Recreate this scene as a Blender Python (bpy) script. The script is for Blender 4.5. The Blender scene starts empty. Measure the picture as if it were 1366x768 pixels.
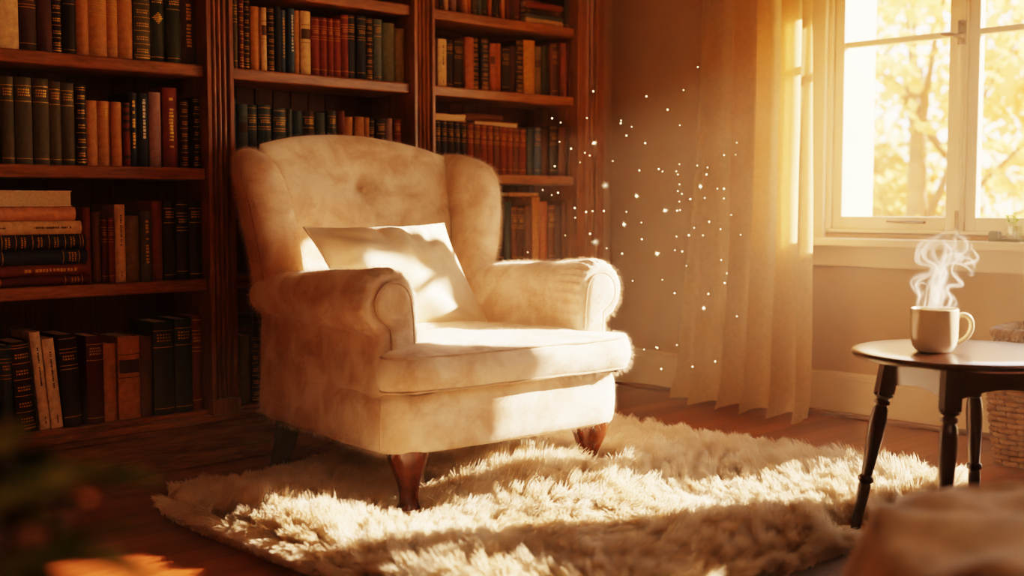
import bpy, bmesh, math, random
import numpy as np
from mathutils import Vector, Matrix, noise
random.seed(7); rng = np.random.default_rng(7)
S = bpy.context.scene; COL = S.collection
PI = math.pi

# ---------------------------------------------------------------- helpers
def lin(h):
    h = h.lstrip('#'); c = [int(h[i:i+2], 16)/255 for i in (0, 2, 4)]
    return tuple(x/12.92 if x <= .04045 else ((x+.055)/1.055)**2.4 for x in c) + (1.0,)

class MB:
    def __init__(s): s.v = []; s.f = []
    def add(s, vs, fs):
        n = len(s.v); s.v += [tuple(p) for p in vs]; s.f += [tuple(i+n for i in f) for f in fs]; return s
    def box(s, x0, x1, y0, y1, z0, z1, M=None):
        vs = [Vector((x, y, z)) for z in (z0, z1) for y in (y0, y1) for x in (x0, x1)]
        if M is not None: vs = [M @ p for p in vs]
        return s.add(vs, [(0,2,3,1),(4,5,7,6),(0,1,5,4),(2,6,7,3),(0,4,6,2),(1,3,7,5)])
    def rings(s, rings, close=True, cap0=True, cap1=True):
        n = len(rings[0]); vs = [p for r in rings for p in r]; fs = []
        for k in range(len(rings)-1):
            for i in range(n if close else n-1):
                j = (i+1) % n; fs.append((k*n+i, k*n+j, (k+1)*n+j, (k+1)*n+i))
        if cap0: fs.append(tuple(reversed(range(n))))
        if cap1: m = (len(rings)-1)*n; fs.append(tuple(range(m, m+n)))
        return s.add(vs, fs)
    def lathe(s, prof, c=(0,0,0), seg=24, cap0=True, cap1=True, axis=None):
        c = Vector(c); R = []
        for r, z in prof:
            R.append([c+Vector((r*math.cos(2*PI*i/seg), r*math.sin(2*PI*i/seg), z)) for i in range(seg)])
        return s.rings(R, True, cap0, cap1)
    def tube(s, pts, rad, seg=8, closed=False, flat=None):
        pts = [Vector(p) for p in pts]; n = len(pts); R = []
        up = None
        for i in range(n):
            a = pts[(i-1) % n] if (closed or i > 0) else pts[i]
            b = pts[(i+1) % n] if (closed or i < n-1) else pts[i]
            t = (b-a).normalized()
            if up is None:
                up = Vector((0,0,1)) if abs(t.z) < .9 else Vector((1,0,0))
            x = t.cross(up)
            if x.length < 1e-6: x = t.cross(Vector((0,1,0)))
            x.normalize(); y = x.cross(t).normalized(); up = y
            r = rad[i] if isinstance(rad, (list, tuple)) else rad
            R.append([pts[i]+x*(r*math.cos(2*PI*k/seg))+y*(r*math.sin(2*PI*k/seg)) for k in range(seg)])
        if closed:
            R.append(R[0]); return s.rings(R, True, False, False)
        return s.rings(R)
    def turned(s, p0, p1, prof, seg=20):
        p0 = Vector(p0); p1 = Vector(p1); t = (p1-p0).normalized(); x = t.cross(Vector((0,1,0))).normalized(); y = t.cross(x); R = []
        for u, r in prof:
            c = p0.lerp(p1, u)
            R.append([c+x*(r*math.cos(2*PI*k/seg))+y*(r*math.sin(2*PI*k/seg)) for k in range(seg)])
        return s.rings(R)
    def grid(s, fn, nu, nv):
        vs = [fn(i/nu, j/nv) for j in range(nv+1) for i in range(nu+1)]
        return s.add(vs, [(j*(nu+1)+i, j*(nu+1)+i+1, (j+1)*(nu+1)+i+1, (j+1)*(nu+1)+i) for j in range(nv) for i in range(nu)])
    def slab(s, mid, T, nu=40, nv=40, p=4, q=.5, dfront=None):
        us = [math.sin(PI/2*(2*i/nu-1)) for i in range(nu+1)]; vs_ = [math.sin(PI/2*(2*j/nv-1)) for j in range(nv+1)]
        e = 1e-3
        V = []; idx = {}
        for side in (1, -1):
            for j, v in enumerate(vs_):
                for i, u in enumerate(us):
                    edge = i in (0, nu) or j in (0, nv)
                    if side == -1 and edge: idx[(side, i, j)] = idx[(1, i, j)]; continue
                    m = Vector(mid(u, v)); a = Vector(mid(u+e, v))-Vector(mid(u-e, v)); b = Vector(mid(u, v+e))-Vector(mid(u, v-e))
                    n = a.cross(b); n = n.normalized() if n.length > 1e-12 else Vector((0,0,1))
                    t = (T(u, v) if callable(T) else T)*(max(0, 1-abs(u)**p)*max(0, 1-abs(v)**p))**q/2
                    if side == 1 and dfront: t += dfront(u, v, m)
                    idx[(side, i, j)] = len(V); V.append(m+n*(side*t))
        F = []
        for j in range(nv):
            for i in range(nu):
                F.append((idx[(1,i,j)], idx[(1,i+1,j)], idx[(1,i+1,j+1)], idx[(1,i,j+1)]))
                F.append((idx[(-1,i,j)], idx[(-1,i,j+1)], idx[(-1,i+1,j+1)], idx[(-1,i+1,j)]))
        return s.add(V, F)
    def build(s, name, mat, parent=None, smooth=False, bevel=0, bseg=2, sub=0, angle=None, fixn=False):
        me = bpy.data.meshes.new(name); me.from_pydata(s.v, [], s.f); me.update()
        if fixn or True:
            bm = bmesh.new(); bm.from_mesh(me); bmesh.ops.recalc_face_normals(bm, faces=bm.faces); bm.to_mesh(me); bm.free()
        for m in (mat if isinstance(mat, list) else [mat]): me.materials.append(m)
        o = bpy.data.objects.new(name, me); COL.objects.link(o)
        if parent: o.parent = parent
        if smooth:
            for p in me.polygons: p.use_smooth = True
            if angle: me.set_sharp_from_angle(angle=math.radians(angle))
        if bevel:
            b = o.modifiers.new('bevel', 'BEVEL'); b.width = bevel; b.segments = bseg; b.limit_method = 'ANGLE'; b.angle_limit = math.radians(40)
        if sub:
            m = o.modifiers.new('sub', 'SUBSURF'); m.levels = sub; m.render_levels = sub
        return o

def tag(o, label=None, cat=None, group=None, kind=None):
    for k, v in (('label', label), ('category', cat), ('group', group), ('kind', kind)):
        if v: o[k] = v
    return o
def thing(name, label, cat, loc=(0,0,0), rz=0, group=None):
    o = bpy.data.objects.new(name, None); COL.objects.link(o); o.empty_display_size = .05
    o.location = loc; o.rotation_euler = (0, 0, rz)
    return tag(o, label, cat, group)

# ---------------------------------------------------------------- materials
def newmat(name):
    m = bpy.data.materials.new(name); m.use_nodes = True; nt = m.node_tree
    return m, nt, nt.nodes, nt.links, nt.nodes['Principled BSDF']
def ramp(N, L, src, stops):
    r = N.new('ShaderNodeValToRGB'); e = r.color_ramp.elements
    while len(e) < len(stops): e.new(.5)
    for k, (p, c) in enumerate(stops): e[k].position = p; e[k].color = c
    L.new(src, r.inputs[0]); return r.outputs[0]
def coords(N, L, scale, kind='Object', rot=(0,0,0)):
    tc = N.new('ShaderNodeTexCoord'); mp = N.new('ShaderNodeMapping'); mp.inputs['Scale'].default_value = scale; mp.inputs['Rotation'].default_value = rot
    L.new(tc.outputs[kind], mp.inputs[0]); return mp.outputs[0]
def noisetex(N, L, vec, sc, det=4, rough=.55, dist=0):
    n = N.new('ShaderNodeTexNoise'); n.inputs['Scale'].default_value = sc; n.inputs['Detail'].default_value = det
    n.inputs['Roughness'].default_value = rough; n.inputs['Distortion'].default_value = dist
    L.new(vec, n.inputs['Vector']); return n.outputs['Fac']
def bump(N, L, h, B, st=.3, d=.01):
    b = N.new('ShaderNodeBump'); b.inputs['Strength'].default_value = st; b.inputs['Distance'].default_value = d
    L.new(h, b.inputs['Height']); L.new(b.outputs[0], B.inputs['Normal'])
def plain(name, c, rough=.5, metal=0, vary=.15, sc=30, bst=0, coat=0, spec=.5):
    m, nt, N, L, B = newmat(name); c = lin(c) if isinstance(c, str) else c
    v = coords(N, L, (1,1,1)); f = noisetex(N, L, v, sc)
    d = tuple(x*(1-vary) for x in c[:3])+(1,); l = tuple(min(1, x*(1+vary)) for x in c[:3])+(1,)
    L.new(ramp(N, L, f, [(.3, d), (.7, l)]), B.inputs['Base Color'])
    B.inputs['Roughness'].default_value = rough; B.inputs['Metallic'].default_value = metal; B.inputs['Coat Weight'].default_value = coat
    B.inputs['Specular IOR Level'].default_value = spec
    if bst: bump(N, L, f, B, bst, .002)
    return m
def wood(name, dark, light, scale=(1,1,1), rough=.35, coat=.2, bst=.1, spec=.4):
    m, nt, N, L, B = newmat(name); v = coords(N, L, scale)
    f = noisetex(N, L, v, 3, 6, .6, .6); g = noisetex(N, L, v, 14, 5, .65, .2)
    mx = N.new('ShaderNodeMath'); mx.operation = 'MULTIPLY_ADD'; mx.inputs[1].default_value = .55
    m2 = N.new('ShaderNodeMath'); m2.operation = 'MULTIPLY'; m2.inputs[1].default_value = .45; L.new(g, m2.inputs[0])
    L.new(f, mx.inputs[0]); L.new(m2.outputs[0], mx.inputs[2])
    L.new(ramp(N, L, mx.outputs[0], [(.32, lin(dark)), (.68, lin(light))]), B.inputs['Base Color'])
    B.inputs['Roughness'].default_value = rough; B.inputs['Coat Weight'].default_value = coat; B.inputs['Coat Roughness'].default_value = .25
    B.inputs['Specular IOR Level'].default_value = spec
    bump(N, L, mx.outputs[0], B, bst, .003); return m

M = {}
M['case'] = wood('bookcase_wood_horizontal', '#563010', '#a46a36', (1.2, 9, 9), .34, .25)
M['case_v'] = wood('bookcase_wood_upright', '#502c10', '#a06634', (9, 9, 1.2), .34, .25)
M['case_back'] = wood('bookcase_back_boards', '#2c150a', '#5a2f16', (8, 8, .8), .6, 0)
M['table'] = wood('table_dark_wood', '#1c0c07', '#40200f', (3, 12, 12), .22, .7)
M['leg_v'] = wood('table_leg_wood', '#190b06', '#381a0d', (12, 12, 2), .3, .4)
M['mahog'] = wood('chair_leg_mahogany', '#2e1408', '#703719', (10, 10, 3), .25, .6)
M['ebony'] = wood('chair_back_leg_dark', '#0a0503', '#180c06', (10, 10, 3), .6, 0, .1, .1)
M['shoe'] = wood('shoe_moulding_wood', '#4a220f', '#7a3d1c', (9, 1, 9), .4, .2)

def floor_mat():
    m, nt, N, L, B = newmat('floor_oak_planks')
    v = coords(N, L, (1,1,1))
    br = N.new('ShaderNodeTexBrick'); br.offset = .37; br.inputs['Scale'].default_value = 1
    br.inputs['Brick Width'].default_value = 1.7; br.inputs['Row Height'].default_value = .105; br.inputs['Mortar Size'].default_value = .0016
    br.inputs['Color1'].default_value = (.0,.0,.0,1); br.inputs['Color2'].default_value = (1,1,1,1); br.inputs['Mortar'].default_value = (.5,.5,.5,1); br.inputs['Bias'].default_value = 0
    L.new(v, br.inputs['Vector'])
    v2 = coords(N, L, (1.2, 14, 1)); g = noisetex(N, L, v2, 3, 6, .6, .5)
    a = N.new('ShaderNodeMath'); a.operation = 'MULTIPLY_ADD'; a.inputs[1].default_value = .35
    b = N.new('ShaderNodeMath'); b.operation = 'MULTIPLY'; b.inputs[1].default_value = .65
    L.new(g, b.inputs[0]); L.new(br.outputs['Color'], a.inputs[0]); L.new(b.outputs[0], a.inputs[2])
    c = ramp(N, L, a.outputs[0], [(.15, lin('#53250f')), (.5, lin('#7d3f1c')), (.85, lin('#a35c2c'))])
    mx = N.new('ShaderNodeMix'); mx.data_type = 'RGBA'; L.new(br.outputs['Fac'], mx.inputs[0]); L.new(c, mx.inputs[6]); mx.inputs[7].default_value = lin('#1c0b04')
    L.new(mx.outputs[2], B.inputs['Base Color']); B.inputs['Roughness'].default_value = .36
    B.inputs['Coat Weight'].default_value = .2; B.inputs['Coat Roughness'].default_value = .3
    inv = N.new('ShaderNodeMath'); inv.operation = 'MULTIPLY_ADD'; inv.inputs[1].default_value = -1; inv.inputs[2].default_value = 1
    L.new(br.outputs['Fac'], inv.inputs[0]); bump(N, L, inv.outputs[0], B, .4, .004)
    return m
M['floor'] = floor_mat()
M['wall'] = plain('wall_warm_plaster', '#a88460', .85, 0, .05, 6, .05)
M['ceil'] = plain('ceiling_plaster', '#cdb592', .9, 0, .04, 6)
M['trim'] = plain('painted_trim', '#d8bd98', .45, 0, .04, 10)
M['winpaint'] = plain('window_paint', '#ead2ae', .4, 0, .04, 10)
M['iron'] = plain('brass_dark', '#7a5a35', .4, .8, .2, 30)

def fabric(name, c1, c2, sc, rough=.9, bsc=300, bst=.25, sheen=.4):
    m, nt, N, L, B = newmat(name); v = coords(N, L, (1,1,1)); f = noisetex(N, L, v, sc, 5, .6, .4)
    L.new(ramp(N, L, f, [(.36, lin(c1)), (.6, lin(c2))]), B.inputs['Base Color'])
    B.inputs['Roughness'].default_value = rough; B.inputs['Sheen Weight'].default_value = sheen; B.inputs['Specular IOR Level'].default_value = .15
    if bst: bump(N, L, noisetex(N, L, v, bsc, 3), B, bst, .003)
    return m
M['plush'] = fabric('chair_cream_plush', '#d0b090', '#f2e2cc', 9)
M['plush_pipe'] = fabric('chair_piping', '#b89878', '#d2b698', 20)
M['cotton'] = fabric('pillow_cream_cotton', '#e4ccaa', '#f0e0c6', 6, .85, 500, .15, .2)
M['furfab'] = fabric('rug_backing', '#b89a72', '#d6bd96', 10)

def hairmat(name, c1, c2, sc):
    m, nt, N, L, B = newmat(name); v = coords(N, L, (1,1,1)); f = noisetex(N, L, v, sc, 4)
    col = ramp(N, L, f, [(.35, lin(c1)), (.65, lin(c2))])
    N.remove(B); d = N.new('ShaderNodeBsdfDiffuse'); t = N.new('ShaderNodeBsdfTranslucent'); mx = N.new('ShaderNodeMixShader'); mx.inputs[0].default_value = .35
    L.new(col, d.inputs[0]); L.new(col, t.inputs[0]); L.new(d.outputs[0], mx.inputs[1]); L.new(t.outputs[0], mx.inputs[2]); L.new(mx.outputs[0], N['Material Output'].inputs[0])
    return m
M['pile'] = hairmat('rug_long_pile', '#d9c3a2', '#f4e8d4', 7)
M['fuzz'] = hairmat('chair_fuzz', '#dcbfa0', '#f6e8d4', 9)

def sheer(name, c, tr=.45, bsc=400):
    m, nt, N, L, B = newmat(name); N.remove(B)
    d = N.new('ShaderNodeBsdfDiffuse'); t = N.new('ShaderNodeBsdfTranslucent'); mx = N.new('ShaderNodeMixShader'); mx.inputs[0].default_value = tr
    v = coords(N, L, (1,1,1)); f = noisetex(N, L, v, 60, 3); col = ramp(N, L, f, [(.3, tuple(x*.88 for x in lin(c)[:3])+(1,)), (.7, lin(c))])
    L.new(col, d.inputs[0]); L.new(col, t.inputs[0])
    bp = N.new('ShaderNodeBump'); bp.inputs['Strength'].default_value = .12; bp.inputs['Distance'].default_value = .002
    L.new(noisetex(N, L, v, bsc, 2), bp.inputs['Height']); L.new(bp.outputs[0], d.inputs['Normal'])
    L.new(d.outputs[0], mx.inputs[1]); L.new(t.outputs[0], mx.inputs[2]); L.new(mx.outputs[0], N['Material Output'].inputs[0]); return m
M['linen'] = sheer('curtain_linen', '#e4c290', .60)
M['leaf_gold'] = sheer('golden_leaf', '#efc272', .5)
M['leaf_pale'] = sheer('pale_gold_leaf', '#f6d894', .5)
M['leaf_rust'] = sheer('amber_leaf', '#c98e42', .5)
M['sprig'] = sheer('sprig_leaf', '#76882a', .4)

def glassmat(name, rough=0.0, tint=(1,1,1,1), gl=.06):
    m, nt, N, L, B = newmat(name); N.remove(B)
    t = N.new('ShaderNodeBsdfTransparent'); t.inputs[0].default_value = tint
    g = N.new('ShaderNodeBsdfGlossy'); g.inputs['Roughness'].default_value = .05; mx = N.new('ShaderNodeMixShader'); mx.inputs[0].default_value = gl
    L.new(t.outputs[0], mx.inputs[1]); L.new(g.outputs[0], mx.inputs[2]); L.new(mx.outputs[0], N['Material Output'].inputs[0]); return m
M['glass'] = glassmat('window_glass'); M['jar'] = glassmat('jar_glass', tint=(.93,.95,.85,1), gl=.15)
M['ceramic'] = plain('mug_ceramic', '#dcc8aa', .22, 0, .04, 12, 0, .5)
M['leafdark'] = plain('rubber_leaf', '#66703a', .22, 0, .3, 9, 0, .5)
M['stem'] = plain('plant_stem', '#4a3a1c', .6)
M['clay'] = plain('clay_pot', '#8a5030', .7)
M['soil'] = plain('potting_soil', '#2a1a10', .95)
M['throw'] = fabric('throw_wool', '#947e64', '#dcc6aa', 7, .95, 160, .5)
M['mat'] = fabric('jute_mat', '#4a3826', '#62492f', 40, .95, 200, .6)
M['wick1'] = plain('wicker_strand', '#7c5229', .6, 0, .35, 25); M['wick2'] = plain('wicker_rim', '#6a4426', .6, 0, .3, 25)
M['bark'] = plain('tree_bark', '#8a6238', .9, 0, .3, 6)
M['grass'] = plain('autumn_grass', '#c79a4a', .95, 0, .3, 2)
M['mossbox'] = plain('olive_block', '#4e4e20', .6)

BC = dict(tan=('#a9743e', 'tan'), cream=('#c8a472', 'cream'), darkbrown=('#3c2215', 'dark brown'), plum=('#4a2822', 'plum'), black=('#1b1612', 'near-black'),
  olive=('#4a4630', 'olive green'), green=('#26301f', 'dark green'), navy=('#1f2a36', 'navy'), red=('#70301e', 'red'), mauve=('#927064', 'dusty mauve'),
  redbrown=('#6e3419', 'red-brown'), brown=('#5c3820', 'brown'), dred=('#521c12', 'dark red'), tanolive=('#6e5a30', 'olive tan'), teal=('#2e4448', 'teal'),
  white=('#dcc7a2', 'off-white'), slate=('#4c5a56', 'slate'), blue=('#34506a', 'blue'), grayolive=('#55563e', 'grey-olive'), orange=('#96551f', 'orange-brown'),
  redtan=('#9a5a34', 'reddish tan'), gold=('#b07c30', 'golden tan'), peach=('#c98d62', 'peach'))
BM = {k: plain('book_cloth_'+k, v[0], .62, 0, .22, 45, .12, spec=.35) for k, v in BC.items()}
M['pages'] = plain('book_pages', '#cbb088', .9, 0, .12, 120)
M['gilt'] = plain('gilt_lettering', '#b98a3e', .42, .75, .3, 200)
M['ink'] = plain('dark_lettering', '#2a1d14', .7); M['whiteink'] = plain('pale_lettering', '#cfc4ae', .7); M['patch'] = plain('dark_label', '#4a3520', .7)
# ---------------------------------------------------------------- setting (metres; X along the bookcase, Y into the room, window wall at X = XB)
XB, YA, YF, HC = 4.36, 3.90, 3.604, 2.75
XL, YN = -1.3, -1.1
def struct(o): o['kind'] = 'structure'; return o
struct(MB().box(XL, XB+.2, YN, YA+.2, -.1, 0).build('floor', M['floor']))
struct(MB().box(XL-.2, XB+.2, YN-.2, YA+.2, HC, HC+.15).build('ceiling', M['ceil']))
struct(MB().box(XL-.2, XB+.2, YA, YA+.2, -.1, HC).build('wall_back', M['wall']))
struct(MB().box(XL-.2, XL, YN-.2, YA, -.1, HC).build('wall_left', M['wall']))
struct(MB().box(XL, XB+.2, YN-.2, YN, -.1, HC).build('wall_front', M['wall']))
# window wall with its openings: casement pair; the other three are added out of view for sun
W1 = (1.56, 2.715, .76, 1.80); D1 = (.98, 1.50, .0, 2.0); W3 = (.22, .90, 1.05, 2.0); W2 = (2.37, 2.60, 2.06, 2.34)
ys = sorted({YN, YA, W1[0], W1[1], D1[0], D1[1], W2[0], W2[1], W3[0], W3[1]}); zs = sorted({-.1, HC, W1[2], W1[3], D1[2], D1[3], W2[2], W2[3], W3[2], W3[3]})
wb = MB()
for a, b in zip(ys, ys[1:]):
    run = None
    for c, d in zip(zs, zs[1:]):
        hole = any(o[0] <= a and b <= o[1] and o[2] <= c and d <= o[3] for o in (W1, D1, W2, W3))
        if hole:
            if run: wb.box(XB, XB+.2, a, b, run[0], run[1]); run = None
        else: run = (run[0], d) if run else (c, d)
    if run: wb.box(XB, XB+.2, a, b, run[0], run[1])
struct(wb.build('wall_right', M['wall']))
def baseboard(name, run):
    m = MB()
    for x0, x1, y0, y1, ax in run:
        if ax == 'x': m.box(XB-.018, XB, y0, y1, .0, .155); m.box(XB-.026, XB, y0, y1, .155, .170); m.box(XB-.016, XB, y0, y1, .170, .186)
        else: m.box(x0, x1, YA-.018, YA, .0, .155); m.box(x0, x1, YA-.026, YA, .155, .170); m.box(x0, x1, YA-.016, YA, .170, .186)
    return struct(m.build(name, M['trim'], bevel=.004))
baseboard('baseboard_right', [(0,0,1.56,YA,'x'), (0,0,YN,.92,'x')]); baseboard('baseboard_back', [(3.985, XB-.026, 0, 0, 'y')])
struct(MB().box(XB-.040, XB-.018, 1.56, YA-.03, 0, .024).build('trim_1', M['shoe'], bevel=.008, bseg=3))
# casement window
w = struct(bpy.data.objects.new('window_1', None)); COL.objects.link(w); w.location = (XB, 2.14, .735)
def at(m): 
    m.v = [(x-XB, y-2.14, z-.735) for x, y, z in m.v]; return m
f = MB()
f.box(XB-.022, XB, W1[1]-.005, W1[1]+.085, .735, W1[3]+.09); f.box(XB-.022, XB, W1[0]-.02, W1[0]+.005, .735, W1[3]+.09); f.box(XB-.022, XB, W1[0]-.02, W1[1]+.085, W1[3]-.005, W1[3]+.095)
f.box(XB-.03, XB, W1[1]+.075, W1[1]+.095, .735, W1[3]+.105)
f.box(XB+.0, XB+.09, W1[1]-.025, W1[1], W1[2], W1[3]); f.box(XB+.0, XB+.09, W1[0], W1[0]+.025, W1[2], W1[3]); f.box(XB, XB+.09, W1[0], W1[1], W1[3]-.03, W1[3])
f.box(XB+.005, XB+.09, 2.122, 2.158, W1[2], W1[3]); f.box(XB-.006, XB+.012, 2.133, 2.147, W1[2], W1[3])
f.box(XB+.07, XB+.29, W1[1]-.052, W1[1], W1[2], W1[3]); f.box(XB+.0, XB+.09, W1[0], W1[1], W1[2]-.01, W1[2]+.012)
at(f).build('window_frame', M['winpaint'], w, bevel=.004)
sl = MB().box(XB-.10, XB+.02, W1[0]-.02, W1[1]+.10, .705, .737); sl.box(XB+.02, XB+.2, W1[0], W1[1], .70, .765)
at(sl).build('window_sill', M['winpaint'], w, bevel=.006, bseg=3)
ap = MB().box(XB-.024, XB, W1[0]-.02, W1[1]+.10, .62, .705); at(ap).build('window_apron', M['trim'], w, bevel=.005)
for y0, y1 in ((2.158, W1[1]-.025), (W1[0]+.025, 2.122)):
    s_ = MB(); st = .042; zb, zt = W1[2]+.012, W1[3]-.03
    s_.box(XB+.018, XB+.058, y0, y0+st, zb, zt); s_.box(XB+.018, XB+.058, y1-st, y1, zb, zt); s_.box(XB+.018, XB+.058, y0+st, y1-st, zb, zb+.052); s_.box(XB+.018, XB+.058, y0+st, y1-st, zt-.045, zt)
    s_.box(XB+.022, XB+.054, y0+st, y1-st, 1.505, 1.529)
    so = at(s_).build('sash', M['winpaint'], w, bevel=.003)
    at(MB().box(XB+.037, XB+.040, y0+st-.004, y1-st+.004, zb+.05, 1.508)).build('pane', M['glass'], so); at(MB().box(XB+.037, XB+.040, y0+st-.004, y1-st+.004, 1.527, zt-.043)).build('pane', M['glass'], so)
h = MB().box(XB-.014, XB+.006, 2.128, 2.152, 1.47, 1.56); h.tube([(XB-.012,2.14,1.50),(XB-.04,2.14,1.50),(XB-.045,2.16,1.505),(XB-.045,2.20,1.51)], .008)
h.lathe([(.012,-.012),(.014,0),(.012,.012)], (XB-.02,2.14,1.50), 12); at(h).build('latch', M['iron'], w, True)
h = MB(); h.tube([(XB+.012,2.43,.805),(XB-.005,2.43,.806),(XB-.006,2.36,.804),(XB-.006,2.27,.803)], .006); at(h).build('casement_stay', M['iron'], w, True)
h = MB().box(XB-.012, XB+.006, 2.135, 2.147, .775, .85); at(h).build('bolt', M['iron'], w)
# glazed door added out of view to let sun onto the rug
d = struct(bpy.data.objects.new('added_door', None)); COL.objects.link(d)
f = MB()
for y0, y1 in ((D1[0]-.03, D1[0]+.02), (D1[1]-.02, D1[1]+.03)): f.box(XB-.02, XB+.1, y0, y1, 0, D1[3]+.02)
f.box(XB-.02, XB+.1, D1[0]-.03, D1[1]+.04, D1[3]-.03, D1[3]+.07)
f.build('door_frame', M['winpaint'], d, bevel=.004)
f = MB(); y0, y1 = D1[0]+.02, D1[1]-.02
f.box(XB+.02, XB+.06, y0, y0+.045, .01, D1[3]-.03); f.box(XB+.02, XB+.06, y1-.045, y1, .01, D1[3]-.03); f.box(XB+.02, XB+.06, y0, y1, .01, .14); f.box(XB+.02, XB+.06, y0, y1, D1[3]-.12, D1[3]-.03)
f.box(XB+.025, XB+.055, y0, y1, 1.50, 1.525); f.box(XB+.025, XB+.055, y0, y1, .82, .845)
lf = f.build('door_leaf', M['winpaint'], d, bevel=.003)
for a, b in ((.14, .82), (.845, 1.50), (1.525, D1[3]-.12)): MB().box(XB+.038, XB+.041, y0+.045, y1-.045, a, b).build('pane', M['glass'], lf)
w3 = struct(bpy.data.objects.new('added_window', None)); COL.objects.link(w3)  # added window out of view; its high sill keeps sun off the rug front
f = MB(); t = .035
f.box(XB-.01, XB+.07, W3[0], W3[0]+t, W3[2], W3[3]); f.box(XB-.01, XB+.07, W3[1]-t, W3[1], W3[2], W3[3]); f.box(XB-.01, XB+.07, W3[0]+t, W3[1]-t, W3[2], W3[2]+t); f.box(XB-.01, XB+.07, W3[0]+t, W3[1]-t, W3[3]-t, W3[3]); f.box(XB+.02, XB+.05, W3[0]+t, W3[1]-t, 1.52, 1.545)
f.build('window_frame', M['winpaint'], w3, bevel=.003); MB().box(XB+.030, XB+.033, W3[0]+t, W3[1]-t, W3[2]+t, W3[3]-t).build('pane', M['glass'], w3)
w2 = struct(bpy.data.objects.new('added_transom', None)); COL.objects.link(w2)  # added transom out of view, throws the sun patch on the left books
f = MB(); t = .02
f.box(XB-.01, XB+.07, W2[0], W2[0]+t, W2[2], W2[3]); f.box(XB-.01, XB+.07, W2[1]-t, W2[1], W2[2], W2[3]); f.box(XB-.01, XB+.07, W2[0]+t, W2[1]-t, W2[2], W2[2]+t); f.box(XB-.01, XB+.07, W2[0]+t, W2[1]-t, W2[3]-t, W2[3])
f.build('window_frame', M['winpaint'], w2, bevel=.003); MB().box(XB+.038, XB+.041, W2[0]+t, W2[1]-t, W2[2]+t, W2[3]-t).build('pane', M['glass'], w2)

# ---------------------------------------------------------------- bookcase
SH = [.18, .625, .995, 1.335, 1.63, 1.93]; BAYS = [(1.246, 2.026), (2.126, 2.904), (3.008, 3.809)]
bc = thing('bookcase', 'tall dark reddish wood bookcase with fluted posts filling the back wall', 'bookcase', (2.55, 3.75, 0))
def bcl(m): m.v = [(x-2.55, y-3.75, z) for x, y, z in m.v]; return m
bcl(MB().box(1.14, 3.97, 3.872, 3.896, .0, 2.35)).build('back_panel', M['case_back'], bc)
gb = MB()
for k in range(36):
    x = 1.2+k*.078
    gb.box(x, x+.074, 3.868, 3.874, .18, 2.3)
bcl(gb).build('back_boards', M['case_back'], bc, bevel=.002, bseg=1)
for i, (x0, x1, kind) in enumerate(((1.14, 1.246, 0), (2.026, 2.126, 0), (2.904, 3.008, 0), (3.809, 3.978, 1))):
    m = MB().box(x0, x1, YF+.012, 3.872, .15, 2.3)
    wd = x1-x0
    # fluted face: stiles and beads
    e = .016 if kind == 0 else .05
    m.box(x0, x0+e, YF-.006, YF+.02, .18, 2.26); m.box(x1-e, x1, YF-.006, YF+.02, .18, 2.26)
    n = 3 if kind == 0 else 2; inner0 = x0+e+.006; inner1 = x1-e-.006; bw = (inner1-inner0)/n
    for k in range(n):
        cx = inner0+bw*(k+.5); R = []
        for z in (.20, 2.24): R.append([(cx+bw*.44*math.cos(a), YF+.014-.016*math.sin(a), z) for a in [PI*j/8 for j in range(9)]])
        m.rings(R, False, False, False)
    m.box(x0-.004, x1+.004, YF-.012, YF+.02, .15, .215); m.box(x0-.004, x1+.004, YF-.012, YF+.02, 2.24, 2.3)
    bcl(m).build('pilaster', M['case_v'], bc, bevel=.003)
for (x0, x1) in BAYS:
    for z in SH[1:]:
        m = MB().box(x0, x1, YF+.018, 3.87, z-.04, z)
        bcl(m).build('shelf', M['case'], bc, bevel=.006, bseg=3)
    m = MB().box(x0, x1, YF+.018, 3.87, .14, .18); bcl(m).build('shelf', M['case'], bc, bevel=.006, bseg=3)
m = MB().box(1.14, 3.978, YF, 3.87, .03, .14); m.box(1.14, 3.978, YF-.022, YF+.03, .142, .165); m.box(1.14, 3.978, YF-.010, YF+.03, .120, .142); m.box(1.14, 3.978, YF-.016, YF+.02, .0, .05)
bcl(m).build('plinth', M['case'], bc, bevel=.005, bseg=3)
m = MB().box(1.12, 3.98, YF-.03, 3.87, 2.30, 2.36); m.box(1.10, 3.98, YF-.07, 3.87, 2.36, 2.41); bcl(m).build('cornice', M['case'], bc, bevel=.008, bseg=3)

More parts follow.
